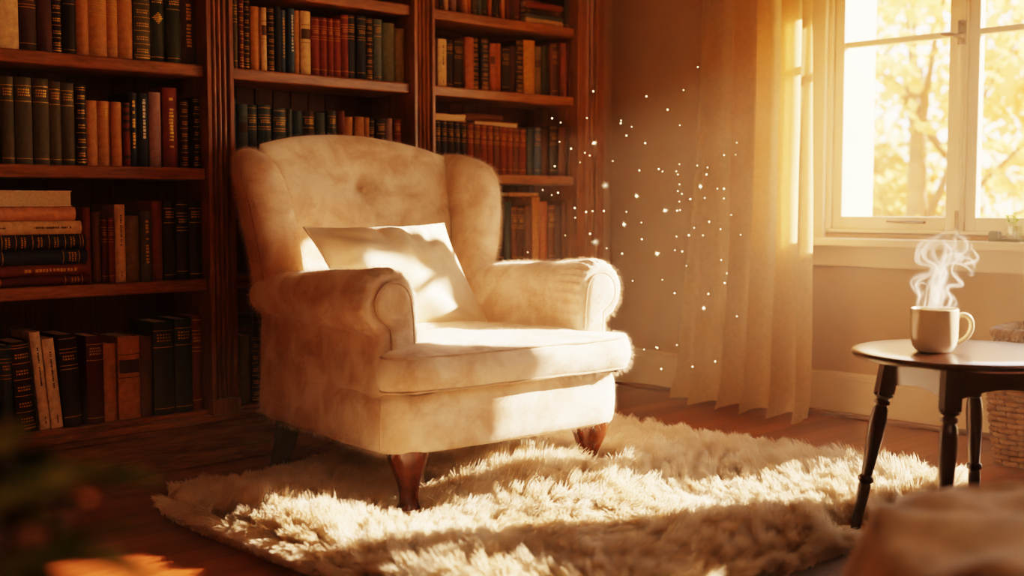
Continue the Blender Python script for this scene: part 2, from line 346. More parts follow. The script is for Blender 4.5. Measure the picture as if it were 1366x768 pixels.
# ---------------------------------------------------------------- books
def make_book(w, h, d, col, deco, label, group):
    """spine faces -Y, stands on z = 0, centred on x"""
    r = thing('book', label, 'book', group=group)
    t = .0028; b = min(.30*w, .009); n = 8
    arc = lambda x: -b*(1-(2*x/w)**2)
    xs = [-w/2+w*i/n for i in range(n+1)]
    outer = [(-w/2, d)]+[(x, arc(x)+b) for x in xs]+[(w/2, d)]
    wi = w-2*t
    inner = [(w/2-t, d)]+[(-w/2+t+wi*i/n, arc((-w/2+t+wi*i/n)*w/wi)+b+t) for i in range(n, -1, -1)]+[(-w/2+t, d)]
    cv = MB(); o, i_ = outer, inner[::-1]; k = len(o); V = []
    for z in (0, h):
        V += [(x, y, z) for x, y in o]+[(x, y, z) for x, y in i_]
    F = []
    for a in range(k-1):
        F += [(a, a+1, 2*k+a+1, 2*k+a), (k+a+1, k+a, 3*k+a, 3*k+a+1), (a+1, a, k+a, k+a+1), (2*k+a, 2*k+a+1, 3*k+a+1, 3*k+a)]
    F += [(0, 2*k, 3*k, k), (k-1, 2*k-1, 4*k-1, 3*k-1)]
    cv.add(V, F); cv.build('cover', BM[col], r)
    MB().box(-w/2+t, w/2-t, b+t, d-.004, .003, h-.004).build('pages', M['pages'], r)
    g = MB(); mat = M['gilt']; off = .0006
    def strip(z0, z1, x0=-1, x1=1):
        pts = [x0*w/2+(x1-x0)*w/2*i/6 for i in range(7)]
        g.rings([[(x, arc(x)+b-off, z) for x in pts] for z in (z0, z1)], False, False, False)
    th = max(.0016, h*.008)
    def textv(z0, z1, hw=.34, step=.011):
        z = z0
        while z < z1:
            ln = random.choice((.5, .7, .8))*step
            if random.random() < .86: strip(z, z+ln, -hw*random.uniform(.7, 1), hw*random.uniform(.7, 1))
            z += step
    def texth(zc, rows=2):
        for q in range(rows):
            z = zc-q*h*.032; x = -.7
            while x < .6:
                l = random.uniform(.10, .24); strip(z, z+h*.018, x, min(.75, x+l)); x += l+.09
    if deco == 'bands':
        for q in (.10, .62, .66, .80, .84, .95): strip(h*q, h*q+th)
        texth(h*.755, 2)
    elif deco == 'title':
        strip(h*.72, h*.72+th); strip(h*.90, h*.90+th); strip(h*.06, h*.06+th); texth(h*.85, 3)
    elif deco == 'ornate':
        for q in (.04, .07, .22, .40, .58, .76, .93, .96): strip(h*q, h*q+th)
        for q in (.14, .31, .49, .67, .85): texth(h*q, 2)
        strip(h*.03, h*.04, -.8, .8)
    elif deco == 'text': textv(h*.25, h*.86)
    elif deco == 'whitetext': mat = M['whiteink']; textv(h*.34, h*.92, .3)
    elif deco == 'blacktext': mat = M['ink']; textv(h*.45, h*.86, .17, .0055); textv(h*.06, h*.14, .12, .005)
    elif deco == 'label': mat = M['patch']; strip(h*.56, h*.72, -.92, .92); strip(h*.5, h*.5+th); strip(h*.78, h*.78+th)
    elif deco == 'blackbands':
        mat = M['ink']
        for q in (.12, .55, .68, .80, .92): strip(h*q, h*q+h*.05)
    elif deco == 'emblem':
        for q in (.06, .86, .95): strip(h*q, h*q+th)
        for q in range(7): 
            e = (1-abs(q-3)/3.6)*.7; strip(h*(.50+q*.022), h*(.515+q*.022), -e, e)
        texth(h*.80, 2)
    if g.f: g.build('lettering' if deco != 'label' else 'spine_label', mat, r)
    return r
DECO = dict(plain='with a plain spine', bands='with gilt spine bands', title='with a gilt title panel', ornate='with ornate gilt spine', text='with gilt upright lettering',
  whitetext='with pale upright lettering', blacktext='with small dark lettering', label='with a dark spine label', blackbands='with black bands', emblem='with a gilt diamond emblem')
ORD = 'first second third fourth fifth sixth seventh eighth ninth tenth eleventh twelfth thirteenth fourteenth fifteenth sixteenth seventeenth eighteenth nineteenth twentieth twenty-first twenty-second'.split()
ROWS = {
"left top":"""1326 1431 207 cream plain
1431 1485 206 darkbrown bands
1485 1531 201 plum plain
1531 1568 211 black ornate
1568 1608 211 black title
1608 1649 197 tan plain
1649 1708 208 tan bands
1708 1747 209 tan bands
1747 1798 215 tan plain
1798 1855 235 olive ornate
1855 1910 247 green emblem
1910 1961 239 green title
1961 2026 231 darkbrown text""",
"left upper":"""1369 1409 258 olive title
1411 1463 259 olive title
1465 1515 259 olive title
1515 1552 253 olive title
1552 1594 251 olive title
1597 1632 249 black ornate
1631 1672 203 tan plain
1672 1714 203 tan title
1714 1749 203 tan plain
1752 1775 202 red blackbands
1775 1806 235 navy text
1808 1845 235 navy whitetext
1847 1889 242 mauve plain
1895 1948 260 red text
1953 1983 221 darkbrown ornate
1997 2024 234 black ornate""",
"left middle":"""1613 1639 239 redbrown plain
1642 1669 224 brown plain
1671 1693 208 dred bands
1693 1715 207 red bands
1721 1757 248 cream blacktext
1758 1804 212 tanolive plain
1805 1844 228 olive text
1845 1881 260 redbrown plain
1884 1927 260 black title
1930 1973 260 black bands
1976 2023 260 black title""",
"left bottom":"""1345 1381 273 teal bands
1383 1440 278 black ornate -4
1447 1480 304 white blacktext -5
1484 1521 280 white blacktext -5
1528 1586 290 black bands -3
1612 1668 279 dred title
1670 1715 249 tan plain
1718 1793 268 tan label
1795 1837 263 brown label
1841 1913 308 green title
1916 1979 313 green title
1982 2035 319 redbrown bands""",
"middle top":"""2153 2172 251 olive bands
2175 2197 254 dred ornate
2200 2226 247 black ornate
2229 2265 219 tan plain
2265 2287 218 cream label
2290 2320 221 black ornate
2322 2345 227 navy plain
2348 2369 219 blue text
2374 2400 226 blue whitetext
2401 2428 224 tan plain
2428 2471 224 cream label
2471 2508 207 red bands
2508 2540 208 red bands
2540 2566 208 red bands
2566 2600 209 red bands
2600 2633 228 red bands
2633 2674 234 navy bands
2675 2715 232 navy bands
2716 2749 228 black ornate
2752 2791 228 slate title
2795 2852 220 grayolive plain
2854 2901 205 tanolive plain""",
"middle upper":"""2151 2166 240 slate plain
2169 2207 221 slate label
2210 2251 221 teal bands
2254 2309 224 teal bands
2312 2367 216 teal bands
2367 2389 216 slate plain
2389 2433 210 teal plain
2433 2487 210 black title
2492 2536 210 teal plain
2542 2582 218 teal title
2584 2616 220 redbrown plain
2619 2659 200 tan plain
2661 2704 202 tan plain
2705 2726 201 tan plain
2728 2758 196 black bands
2760 2806 198 black title
2806 2837 203 mauve plain
2843 2881 202 red title""",
"middle bottom":"""2136 2160 222 brown ornate
2166 2204 240 tanolive plain
2207 2241 237 black ornate
2244 2259 232 brown plain
2260 2295 225 black plain
2298 2342 216 navy plain""",
"right top":"""3044 3065 167 dred plain
3067 3090 185 black title
3092 3113 182 cream plain
3115 3136 191 dred bands
3138 3168 177 mauve plain
3170 3191 187 brown plain
3193 3219 173 tan plain
3221 3243 182 orange plain
3245 3272 173 olive bands
3274 3296 183 slate plain
3298 3325 174 green bands
3327 3349 184 orange plain
3352 3370 175 black bands
3372 3400 181 black title
3402 3421 169 tan plain
3425 3446 184 dred plain
3448 3476 182 darkbrown plain
3478 3524 180 dred bands
3771 3832 193 black title""",
"right upper":"""3043 3059 182 brown plain
3061 3109 185 cream blacktext
3111 3152 186 black title
3156 3203 191 black bands
3205 3250 204 redtan plain
3251 3288 208 black ornate
3292 3333 206 navy ornate
3337 3368 193 redtan label
3370 3404 195 orange plain
3406 3449 181 black bands
3450 3485 193 darkbrown plain
3486 3528 218 black ornate
3530 3594 223 gold plain
3597 3639 203 tanolive label
3641 3679 210 green plain
3681 3700 216 brown plain
3702 3750 225 darkbrown bands
3753 3795 230 redbrown plain
3797 3832 233 dred plain""",
"right middle":"""3043 3075 208 black bands
3077 3109 207 navy bands
3111 3143 206 black bands
3145 3178 205 navy bands
3180 3213 204 black bands
3215 3249 202 redbrown bands
3251 3284 201 brown bands
3286 3321 200 redbrown bands
3323 3357 199 redbrown bands
3359 3394 198 brown bands
3396 3432 196 redbrown bands
3434 3469 195 redbrown bands
3471 3507 194 brown bands
3510 3546 192 redbrown bands
3550 3590 195 teal plain
3593 3635 203 blue bands
3637 3681 198 darkbrown plain
3685 3736 213 black bands
3740 3787 206 brown plain
3789 3834 205 darkbrown plain""",
"right lower":"""3303 3340 249 brown plain
3344 3382 252 darkbrown plain
3386 3425 255 black bands
3427 3459 258 teal plain
3463 3498 239 brown bands
3502 3538 236 darkbrown bands
3542 3582 242 brown plain
3584 3631 277 tan plain
3634 3677 258 redtan plain
3682 3723 242 brown bands
3728 3770 236 darkbrown plain
3774 3822 262 brown plain""",
}
ZR = {'left top': 1.335, 'left upper': .995, 'left middle': .625, 'left bottom': .18, 'middle top': 1.335, 'middle upper': .995, 'middle bottom': .18,
      'right top': 1.63, 'right upper': 1.335, 'right middle': .995, 'right lower': .625}
for key, txt in ROWS.items():
    bay, lev = key.split()
    lim = BAYS[('left', 'middle', 'right').index(bay)]
    rows_ = [l.split() for l in txt.strip().split('\n')]; n = 0
    for it in rows_:
        x0, x1, h = int(it[0])/1000, int(it[1])/1000, int(it[2])/1000
        x1 = min(x1, lim[1]-.004); x0 = max(x0, lim[0]+.004)
        w_ = x1-x0-.0012
        lean = math.radians(float(it[5])) if len(it) > 5 else 0
        lab = f"{BC[it[3]][1]} book {DECO[it[4]]}, {ORD[n]} from left, {bay} bay {lev} row"; n += 1
        set_ = it[4] == 'bands' and key == 'right middle' or it[3] == 'red' and it[4] == 'bands' or key == 'left upper' and it[3] == 'olive'
        dep = .165 if set_ else random.uniform(.15, .185)
        r = make_book(w_, h, dep, it[3], it[4], lab, f'books on the {bay} bay {lev} shelf')
        yy = 3.640 if set_ else 3.640+random.choice((0, .003, .006, .012))
        r.location = ((x0+x1)/2, yy, ZR[key]+.0005)
        if lean:
            r.location.x += .6*h*abs(math.sin(lean)); r.rotation_euler = (0, lean, 0); r.location.z += abs(math.sin(lean))*w_/2
def flat_book(xr, z0, z1, ln, dep, col, deco, label, group, fore=False, y=3.64, rz=0):
    """book lying down; its right end at xr"""
    w_ = z1-z0-.0015; r = make_book(w_, ln, dep, col, deco, label, group)
    Mx = Matrix.Rotation(rz, 4, 'Z')@Matrix.Rotation(PI if fore else 0, 4, 'Z')@Matrix.Rotation(PI/2, 4, 'Y')
    r.rotation_euler = Mx.to_euler()
    cx = xr if fore else xr-ln
    r.location = (cx, y+(dep if fore else 0), (z0+z1)/2)
    return r
G = 'books stacked flat at the left end of the left bay'
for z0, z1, xr, ln, dep, col, deco, lab, fore in (
  (.6255, .655, 1.632, .30, .20, 'dred', 'title', 'dark red book lying at the bottom of the flat stack, left bay', 0), (.655, .690, 1.622, .28, .20, 'redbrown', 'text', 'red-brown book lying second from the bottom of the flat stack', 0),
  (.690, .734, 1.622, .28, .19, 'navy', 'title', 'navy book lying third from the bottom of the flat stack', 0), (.734, .782, 1.618, .28, .19, 'black', 'ornate', 'near-black gilt book lying fourth from the bottom of the flat stack', 0),
  (.782, .824, 1.605, .27, .18, 'cream', 'blacktext', 'cream book lying third from the top of the flat stack', 0), (.824, .867, 1.587, .25, .18, 'peach', 'plain', 'peach book lying second from the top of the flat stack', 0),
  (.867, .917, 1.576, .24, .17, 'white', 'plain', 'white book with pages outward, topmost of the flat stack', 1)):
    flat_book(xr, z0, z1, ln, dep, col, deco, lab, G, bool(fore))
G = 'books lying on top of the right bay row'
flat_book(3.212, 1.178, 1.203, .168, .13, 'redtan', 'plain', 'thin tan book lying under the cream one above the matched set', G, True, y=3.65)
flat_book(3.210, 1.203, 1.230, .165, .13, 'cream', 'plain', 'cream book lying uppermost above the matched set beside the post', G, True, y=3.65)
flat_book(3.500, 1.175, 1.211, .245, .13, 'tan', 'plain', 'broad tan book lying on the matched set, pages outward', G, True, y=3.65)
flat_book(3.420, 1.211, 1.242, .205, .13, 'brown', 'plain', 'brown book lying on top of the broad tan book', G, y=3.655)
flat_book(3.630, .905, .923, .175, .13, 'tan', 'plain', 'thin tan book lying across upright books behind the chair wing', 'books lying flat', y=3.66)
G = 'books stacked flat on the right bay top shelf'
for z0, z1, c, lab in ((1.6305, 1.655, 'cream', 'cream book lying at the bottom of the pile on the top shelf'), (1.655, 1.672, 'slate', 'slate book lying second in the pile on the top shelf'), (1.672, 1.695, 'black', 'near-black book lying third in the pile on the top shelf'), (1.695, 1.725, 'redbrown', 'red-brown book lying uppermost in the pile on the top shelf')):
    flat_book(3.764, z0, z1, .225, .15, c, 'plain' if c != 'black' else 'title', lab, G, y=3.645)
flat_book(2.262, .452, .472, .122, .12, 'navy', 'bands', 'navy book lying on upright books beside the armchair, lower', 'books lying flat beside the armchair', y=3.65)
flat_book(2.255, .472, .494, .115, .12, 'black', 'bands', 'near-black book lying on the navy book beside the armchair', 'books lying flat beside the armchair', y=3.65)
# ---------------------------------------------------------------- wingback armchair (local: front = -y)
CH = thing('wingback_armchair', 'cream plush wingback armchair with rolled arms standing on the shaggy rug', 'armchair', (2.47, 2.95, 0), math.radians(-5))
def sp(a, p): return math.copysign(abs(a)**p, a)
def loop_rings(outline, prof, c=(0, 0)):
    """outline: list of (x, y); prof: (inset, z) rings; inset by 2D normal"""
    n = len(outline); N2 = []
    for i in range(n):
        a = Vector(outline[i-1]); b = Vector(outline[(i+1) % n]); t = (b-a).normalized(); N2.append(Vector((t.y, -t.x)))
    ar = sum(outline[i-1][0]*outline[i][1]-outline[i][0]*outline[i-1][1] for i in range(n))
    if ar < 0: N2 = [-q for q in N2]
    R = []
    for ins, z in prof:
        R.append([(outline[i][0]-N2[i].x*ins, outline[i][1]-N2[i].y*ins, z) for i in range(n)])
    return R
def resample(pts, n, closed=True):
    P = [Vector(p) for p in pts]
    if closed: P.append(P[0])
    L = [0]
    for a, b in zip(P, P[1:]): L.append(L[-1]+(b-a).length)
    out = []; k = 0; m = n if closed else n-1
    for i in range(n):
        s = L[-1]*i/m
        while k < len(L)-2 and L[k+1] < s: k += 1
        out.append(P[k].lerp(P[k+1], (s-L[k])/max(1e-9, L[k+1]-L[k])))
    return out
def smooth_loop(pts, it=3, closed=True):
    P = [Vector(p) for p in pts]
    for _ in range(it):
        Q = []; n = len(P)
        for i in range(n if closed else n-1):
            a, b = P[i], P[(i+1) % n]; Q += [a*.75+b*.25, a*.25+b*.75]
        if not closed: Q = [P[0]]+Q+[P[-1]]
        P = Q
    return P
def wob(p, sc, amp, seed=0): return amp*noise.noise(Vector(p)*sc+Vector((seed, seed*1.7, 0)))
# base
ol = []
for x, y in resample(smooth_loop([(-.405, -.405), (-.30, -.414), (0, -.420), (.30, -.414), (.405, -.405), (.442, -.345), (.438, .0), (.425, .33), (.40, .365), (-.40, .365), (-.425, .33), (-.438, .0), (-.442, -.345)], 2), 120): ol.append((x, y))
R = loop_rings(ol, [(.2, .178), (.03, .176), (.012, .180), (.003, .19), (-.001, .21), (-.004, .26), (-.002, .31), (.004, .335), (.016, .35), (.05, .354), (.2, .354)])
base = MB().rings(R); base.v = [(x+wob((x, y, z), 9, .004), y+wob((x, y, z), 9, .004, 5), z+wob((x, y, 0), 7, .003, 9)) for x, y, z in base.v]
base_o = base.build('seat_base', M['plush'], CH, True)
mbp = MB()
for s in (-1, 1): mbp.tube([(s*.4375, -.345, .190+.145*i/8) for i in range(9)], .0028, 6)
mbp.build('piping', M['plush_pipe'], base_o, True)
# T-shaped seat cushion
half = [(0, -.452), (.20, -.450), (.35, -.447), (.415, -.438), (.452, -.400), (.450, -.360), (.41, -.343), (.335, -.338), (.306, -.30), (.303, .0), (.30, .22), (.28, .25), (0, .255)]
full = half+[(-x, y) for x, y in reversed(half[1:-1])]
ol = [(p.x, p.y) for p in resample(smooth_loop(full, 2), 150)]
R = loop_rings(ol, [(.10, .352), (.03, .353), (.01, .356), (.0, .362), (-.009, .378), (-.015, .402), (-.013, .428), (-.004, .450), (.003, .459)])
def cap(R0, z1, k=9):
    c = Vector((0, -.07)); out = []
    for j in range(1, k+1):
        f = 1-j/k*.97; out.append([(c.x+(x-c.x)*f, c.y+(y-c.y)*f, z0+(z1-z0)*(1-f**2.6)) for x, y, z0 in R0])
    return out
R += cap(R[-1], .497)
cu = MB().rings(R); cu.v = [(x+wob((x, y, z), 11, .003), y+wob((x, y, z), 11, .004, 5), z+(wob((x*1, y*1, 0), 8, .007, 9)+wob((x, y, 0), 22, .003, 2) if z > .44 else wob((x, y, z), 10, .003, 3))) for x, y, z in cu.v]
cu_o = cu.build('seat_cushion', M['plush'], CH, True)
pp = MB()
for ins, z in ((.0, .455), (-.001, .361)): pp.tube([(x, y, zz+wob((x, y, 0), 8, .004, 9)) for x, y, zz in loop_rings(ol, [(ins, z)])[0]], .0038, 7, True)
pp.build('piping', M['plush_pipe'], cu_o, True)
# rolled arms
def arm_profile(s, cx=.398, cz=.598, r=.094):
    P = [(.300, .30), (.300, .42), (.300, .52)]
    a = math.radians(178)
    for i in range(27):
        t = a+(math.radians(-72)-a)*i/26; P.append((cx+r*math.cos(t), cz+r*math.sin(t)))
    P += [(.424, .498), (.425, .44), (.430, .34), (.434, .24), (.432, .186), (.40, .182), (.31, .182), (.302, .20)]
    return [(s*x, z) for x, z in P]
def poly_inset(P, d):
    n = len(P); ar = sum(P[i-1][0]*P[i][1]-P[i][0]*P[i-1][1] for i in range(n)); sg = 1 if ar > 0 else -1; out = []
    for i in range(n):
        a = Vector(P[i-1]); b = Vector(P[(i+1) % n]); t = (b-a).normalized(); out.append((P[i][0]-sg*t.y*d, P[i][1]+sg*t.x*d))
    return out
for s in (-1, 1):
    st = []
    for y, ins, rr, dz in ((-.342, .034, .094, 0), (-.343, .020, .094, 0), (-.338, .008, .094, 0), (-.326, .001, .094, 0), (-.305, -.004, .095, 0), (-.275, -.003, .095, 0), (-.25, -.001, .094, 0), (-.22, 0, .094, -.001), (-.19, .0005, .093, -.001), (-.15, .001, .092, -.002), (-.05, .001, .089, -.004), (.05, 0, .085, -.006), (.15, 0, .080, -.008), (.25, 0, .074, -.010), (.34, 0, .068, -.014), (.40, .004, .060, -.02), (.42, .02, .055, -.02)):
        P = arm_profile(s, .398+(.094-rr)*.2, .598+dz, rr)
        P = [(p.x, p.y) for p in resample([Vector(q) for q in P], 160)]
        P = poly_inset(P, ins)
        st.append([(x, y+max(0, (.40-z))*.0, z) for x, z in P])
    m = MB().rings(st)
    V = []
    for x, y, z in m.v:
        k = wob((x, y, z), 10, .004, s)
        ang = math.atan2(z-.598, (x*s-.398)); rad = math.hypot(z-.598, x*s-.398)
        if y < -.20 and z > .52 and y > -.335: k += .0048*math.sin(ang*22+.7*math.sin(ang*5))*min(1, (-.20-y)/.11)
        nx, nz = (x*s-.398)/max(rad, .01)*s, (z-.598)/max(rad, .01)
        V.append((x+nx*k, y, z+nz*k) if z > .5 else (x+s*k, y, z))
    m.v = V
    arm = m.build('arm', M['plush'], CH, True)
    # scroll panel on the front of the roll
    P = [(.322, .375), (.322, .46), (.326, .55)]
    for i in range(16):
        t = math.radians(170)+(math.radians(-60)-math.radians(170))*i/15; P.append((.393+.060*math.cos(t), .598+.060*math.sin(t)))
    P += [(.402, .532), (.398, .47), (.400, .375)]
    P = [(s*p.x, p.y) for p in resample([Vector(q) for q in P], 60)]
    fp = MB().rings([[(x, y, z) for x, z in poly_inset(P, i_)] for y, i_ in ((-.336, 0), (-.346, .001), (-.351, .006), (-.353, .016), (-.354, .024))])
    fo = fp.build('front_panel', M['plush'], arm, True)
    MB().tube([(x, -.347, z) for x, z in P], .0034, 7, True).build('piping', M['plush_pipe'], arm, True)
# back
def yb(z): return .335+.205*max(0, (z-.20))/.9
def back_mid(u, v):
    top = 1.115-.055*u*u-.012*u
    z = .19+(top-.19)*(v+1)/2
    wd = .345+.03*max(0, (z-.7))/.4
    return (u*wd, yb(z)-.045*u*u+.0, z)
BT = [(0, .925), (-.17, .80), (.17, .80)]
def dimple(u, v, m):
    d = 0
    for k, (bx, bz) in enumerate(BT):
        r2 = (m.x-bx)**2+(m.z-bz)**2; d -= (.030 if k == 0 else .016)*math.exp(-r2/.0022)
    for (ax, az), (cx, cz) in ((BT[0], (.05, .70)), (BT[0], (-.02, 1.1)), (BT[0], (-.12, 1.02))):
        t = max(0, min(1, ((m.x-ax)*(cx-ax)+(m.z-az)*(cz-az))/((cx-ax)**2+(cz-az)**2)))
        r2 = (m.x-ax-t*(cx-ax))**2+(m.z-az-t*(cz-az))**2; d -= .007*(1-t)*math.exp(-r2/.0004)
    return d+wob((m.x, m.y, m.z), 7, .008, 3)+wob((m.x, m.y, m.z), 18, .003, 1)
mb_ = MB().slab(back_mid, lambda u, v: .135, 56, 64, 5, .45, dimple); back = mb_.build('back', M['plush'], CH, True)
for bx, bz in BT[:1]:
    MB().lathe([(.0, .006), (.007, .005), (.010, .0), (.007, -.004)], (0, 0, 0), 14).build('button', M['plush_pipe'], back, True)
    b_ = [o for o in back.children if o.name.startswith('button')][-1]; b_.location = (bx, yb(bz)-.046, bz); b_.rotation_euler = (PI/2-.17, 0, 0)
# wings
for s in (-1, 1):
    def wing_mid(u, v, s=s):
        q = (v+1)/2; up = (u+1)/2
        ztop = 1.068-.02*max(0, -u)**3-.035*up-.035*max(0, up-.55)**2*4
        z = .52+(ztop-.52)*q
        fr = .300+.10*max(0, z-.55)/.5-.105*math.sin(PI*min(1, max(0, (z-.50)/.72)))**1.0
        re = yb(z)+.045
        y = re+(fr-re)*up
        x = .366+.035*max(0, z-.55)/.5+up*(.016+.050*max(0, z-.62)/.45)
        return (s*x, y, z)
    def wing_T(u, v): return .108+.030*max(0, u)
    m = MB().slab(wing_mid, wing_T, 40, 48, 6, .46)
    m.v = [(x+wob((x, y, z), 8, .006, s), y+wob((x, y, z), 8, .005, 4), z) for x, y, z in m.v]
    wo = m.build('wing', M['plush'], CH, True)
    pts = []
    for i in range(24):
        v = -.93+1.76*i/23; u = .42 - .5*max(0, v-.45)**2*3
        a = Vector(wing_mid(u, v)); n = (Vector(wing_mid(u+.01, v))-Vector(wing_mid(u-.01, v))).cross(Vector(wing_mid(u, v+.01))-Vector(wing_mid(u, v-.01))).normalized()
        if n.x*s < 0: n = -n
        t = wing_T(u, v)*(max(0, 1-abs(u)**6)*max(0, 1-abs(v)**6))**.46/2
        q = a+n*(t+.0005); pts.append((q.x+wob((q.x, q.y, q.z), 8, .006, s), q.y+wob((q.x, q.y, q.z), 8, .005, 4), q.z))
    MB().tube(pts, .0042, 6).build('piping', M['plush_pipe'], wo, True)
# legs
for s in (-1, 1):
    R = []
    for z, r, dx, dy in ((.205, .060, 0, 0), (.185, .060, 0, 0), (.165, .057, .002, -.002), (.145, .050, .003, -.003), (.115, .039, .002, -.002), (.085, .031, -.002, .002), (.055, .026, -.004, .004), (.030, .026, -.003, .003), (.018, .031, 0, -.001), (.006, .033, .001, -.003), (.0, .028, .001, -.002)):
        c = Vector((s*(.344+dx), -.342+dy, z)); R.append([c+Vector((sp(math.cos(2*PI*i/28), .8)*r, sp(math.sin(2*PI*i/28), .8)*r, 0)) for i in range(28)])
    MB().rings(R).build('leg', M['mahog'], CH, True)
for s in (-1, 1):
    R = []
    for z, r, y in ((.20, .034, .30), (.10, .027, .315), (0, .021, .345)):
        R.append([(s*(.372+(.2-z)*.15)+a*r, y+b*r, z) for a, b in ((-1, -1), (1, -1), (1, 1), (-1, 1))])
    MB().rings(R).build('leg', M['ebony'], CH, bevel=.005)
def fuzz(o, count, length, seed, mat=M['fuzz'], rad=.00035):
    o.data.materials.append(mat)
    md = o.modifiers.new('pile', 'PARTICLE_SYSTEM'); ps = o.particle_systems[-1]; ps.seed = seed; st = ps.settings
    st.type = 'HAIR'; st.count = count; st.use_advanced_hair = True; st.hair_step = 3; st.render_step = 2; st.display_step = 2
    st.normal_factor = length*.55; st.factor_random = length*.55; st.hair_length = length
    st.object_align_factor = (0, 0, -length*.2)
    st.material = len(o.data.materials); st.root_radius = 1.0; st.tip_radius = .3; st.radius_scale = rad; st.emit_from = 'FACE'; st.use_emit_random = True; st.use_even_distribution = True
FUZZ = True
if FUZZ:
    for o in list(CH.children):
        nm = o.name.split('.')[0]
        n = dict(seat_base=34000, seat_cushion=46000, arm=42000, back=44000, wing=28000).get(nm, 0)
        if n: fuzz(o, n, .005 if nm == 'seat_base' else .0068, 3)
        for c in o.children:
            if c.name.startswith('front_panel'): fuzz(c, 3000, .006, 4)

# ---------------------------------------------------------------- pillow
pl = thing('cushion', 'rectangular cream cotton pillow leaning in the armchair', 'pillow', (2.47, 2.95, 0), math.radians(-5))
pc = Vector((-.078, .080, .652)); e1 = Vector((.985, -.03, .01)).normalized(); e2 = Vector((.0, .56, .80)); e2 = (e2-e1*e2.dot(e1)).normalized(); e3 = e1.cross(e2)
PA, PB = .264, .208
def pmid(u, v):
    x = PA*u*(1-.10*(1-v*v)); y = PB*v*(1-.13*(1-u*u))
    bend = .02*u*u+.012*v*v
    p = pc+e1*(x-.012*v)+e2*y-e3*bend
    return (p.x, p.y, p.z)
def pfold(u, v, m):
    d = wob((u*1.0, v*1.0, 1), 2.2, .012, 4)
    for cu_, cv, ax, ay, am, wd in ((-1, 1, 1, -.8, .012, .10), (1, 1, -1, -.9, .012, .10), (-.2, 1, .1, -1, .010, .09), (.25, 1, -.1, -1, .010, .08), (1, -1, -1, .6, .010, .1), (-1, -1, 1, .5, .008, .1), (.6, 1, -.3, -1, .008, .07), (-1, .2, 1, .1, .006, .1)):
        t = (u-cu_)*ax+(v-cv)*ay; ln = math.hypot(ax, ay); t /= ln; pd = ((u-cu_)*ay-(v-cv)*ax)/ln
        if 0 < t < 1.1: d -= am*(1-t/1.1)*math.exp(-pd*pd/wd**2)*min(1, t*6)
    return 1.5*d*(1-abs(u)**8)*(1-abs(v)**8)
pm = MB().slab(pmid, lambda u, v: .165, 64, 52, 2.2, .62, pfold); pm.build('pillow_cover', M['cotton'], pl, True)
seam = [pmid(u, -1) for u in np.linspace(-1, 1, 30)]+[pmid(1, v) for v in np.linspace(-1, 1, 24)[1:]]+[pmid(u, 1) for u in np.linspace(1, -1, 30)[1:]]+[pmid(-1, v) for v in np.linspace(1, -1, 24)[1:-1]]
MB().tube(seam, .0042, 7, True).build('seam', M['cotton'], pl, True)

# ---------------------------------------------------------------- shaggy rug: backing and long pile
RX0, RX1, RY0, RY1 = 1.57, 3.43, 1.545, 3.22
rug = thing('rug', 'shaggy cream long-pile rug lying under the armchair', 'rug', ((RX0+RX1)/2, (RY0+RY1)/2, 0))
rc = Vector(((RX0+RX1)/2, (RY0+RY1)/2))
pts = smooth_loop([(RX0, RY0+.05), (RX0+.4, RY0), (RX0+1.0, RY0+.02), (RX1-.3, RY0), (RX1, RY0+.06), (RX1-.02, RY0+.6), (RX1-.04, RY1-.4), (RX1-.12, RY1-.12), (RX1-.5, RY1-.02), (RX0+.9, RY1), (RX0+.3, RY1+.02), (RX0, RY1-.02), (RX0-.02, RY0+1.1), (RX0+.01, RY0+.5)], 2)
pts = [(p.x-rc.x, p.y-rc.y) for p in resample(pts, 120)]
def inside(P, x, y):
    c = np.zeros(len(x), bool); n = len(P)
    for i in range(n):
        (x1, y1), (x2, y2) = P[i-1], P[i]
        k = ((y1 > y) != (y2 > y)); xx = (x2-x1)*(y-y1)/((y2-y1) if y2 != y1 else 1e-9)+x1; c ^= k & (x < xx)
    return c
MB().rings(loop_rings(pts, [(.0, .001), (.0, .010), (.006, .014)])).build('backing', M['furfab'], rug)
LEGS = []
def hair_object(name, parent, mat, P, rad):
    """P: (n, k, 3) strand points"""
    n, k, _ = P.shape
    cv = bpy.data.hair_curves.new(name); cv.add_curves([k]*n)
    cv.attributes['position'].data.foreach_set('vector', P.astype(np.float32).ravel())
    ra = cv.attributes.get('radius') or cv.attributes.new('radius', 'FLOAT', 'POINT')
    ra.data.foreach_set('value', np.tile(rad.astype(np.float32), n) if rad.ndim == 1 else rad.astype(np.float32).ravel())
    cv.materials.append(mat); o = bpy.data.objects.new(name, cv); COL.objects.link(o); o.parent = parent; return o
def vnoise(x, y, sc, seed):
    out = np.zeros(len(x))
    for k in range(5):
        r_ = np.random.default_rng(seed*17+k); a = r_.uniform(0, 2*PI); f = sc*r_.uniform(.6, 1.6)
        out += np.sin(f*(x*math.cos(a)+y*math.sin(a))+r_.uniform(0, 2*PI))
    return out/2.2
NT, NS, K = 6800, 60, 6
tx = rng.uniform(-1.0, 1.0, NT*2); ty = rng.uniform(-.9, .9, NT*2); ok = inside(pts, tx, ty); tx = tx[ok][:NT]; ty = ty[ok][:NT]; NT = len(tx)
ang = 1.5*vnoise(tx, ty, 3.2, 1)+.8*vnoise(tx, ty, 9, 2)+rng.normal(0, .45, NT)-1.9
ln = .088*(1+.28*vnoise(tx, ty, 6, 3))*rng.uniform(.75, 1.2, NT); ln = np.clip(ln, .04, .125)
LNF = True
lean = np.clip(.62+.32*vnoise(tx, ty, 7, 4)+rng.normal(0, .16, NT), .1, 1.15)
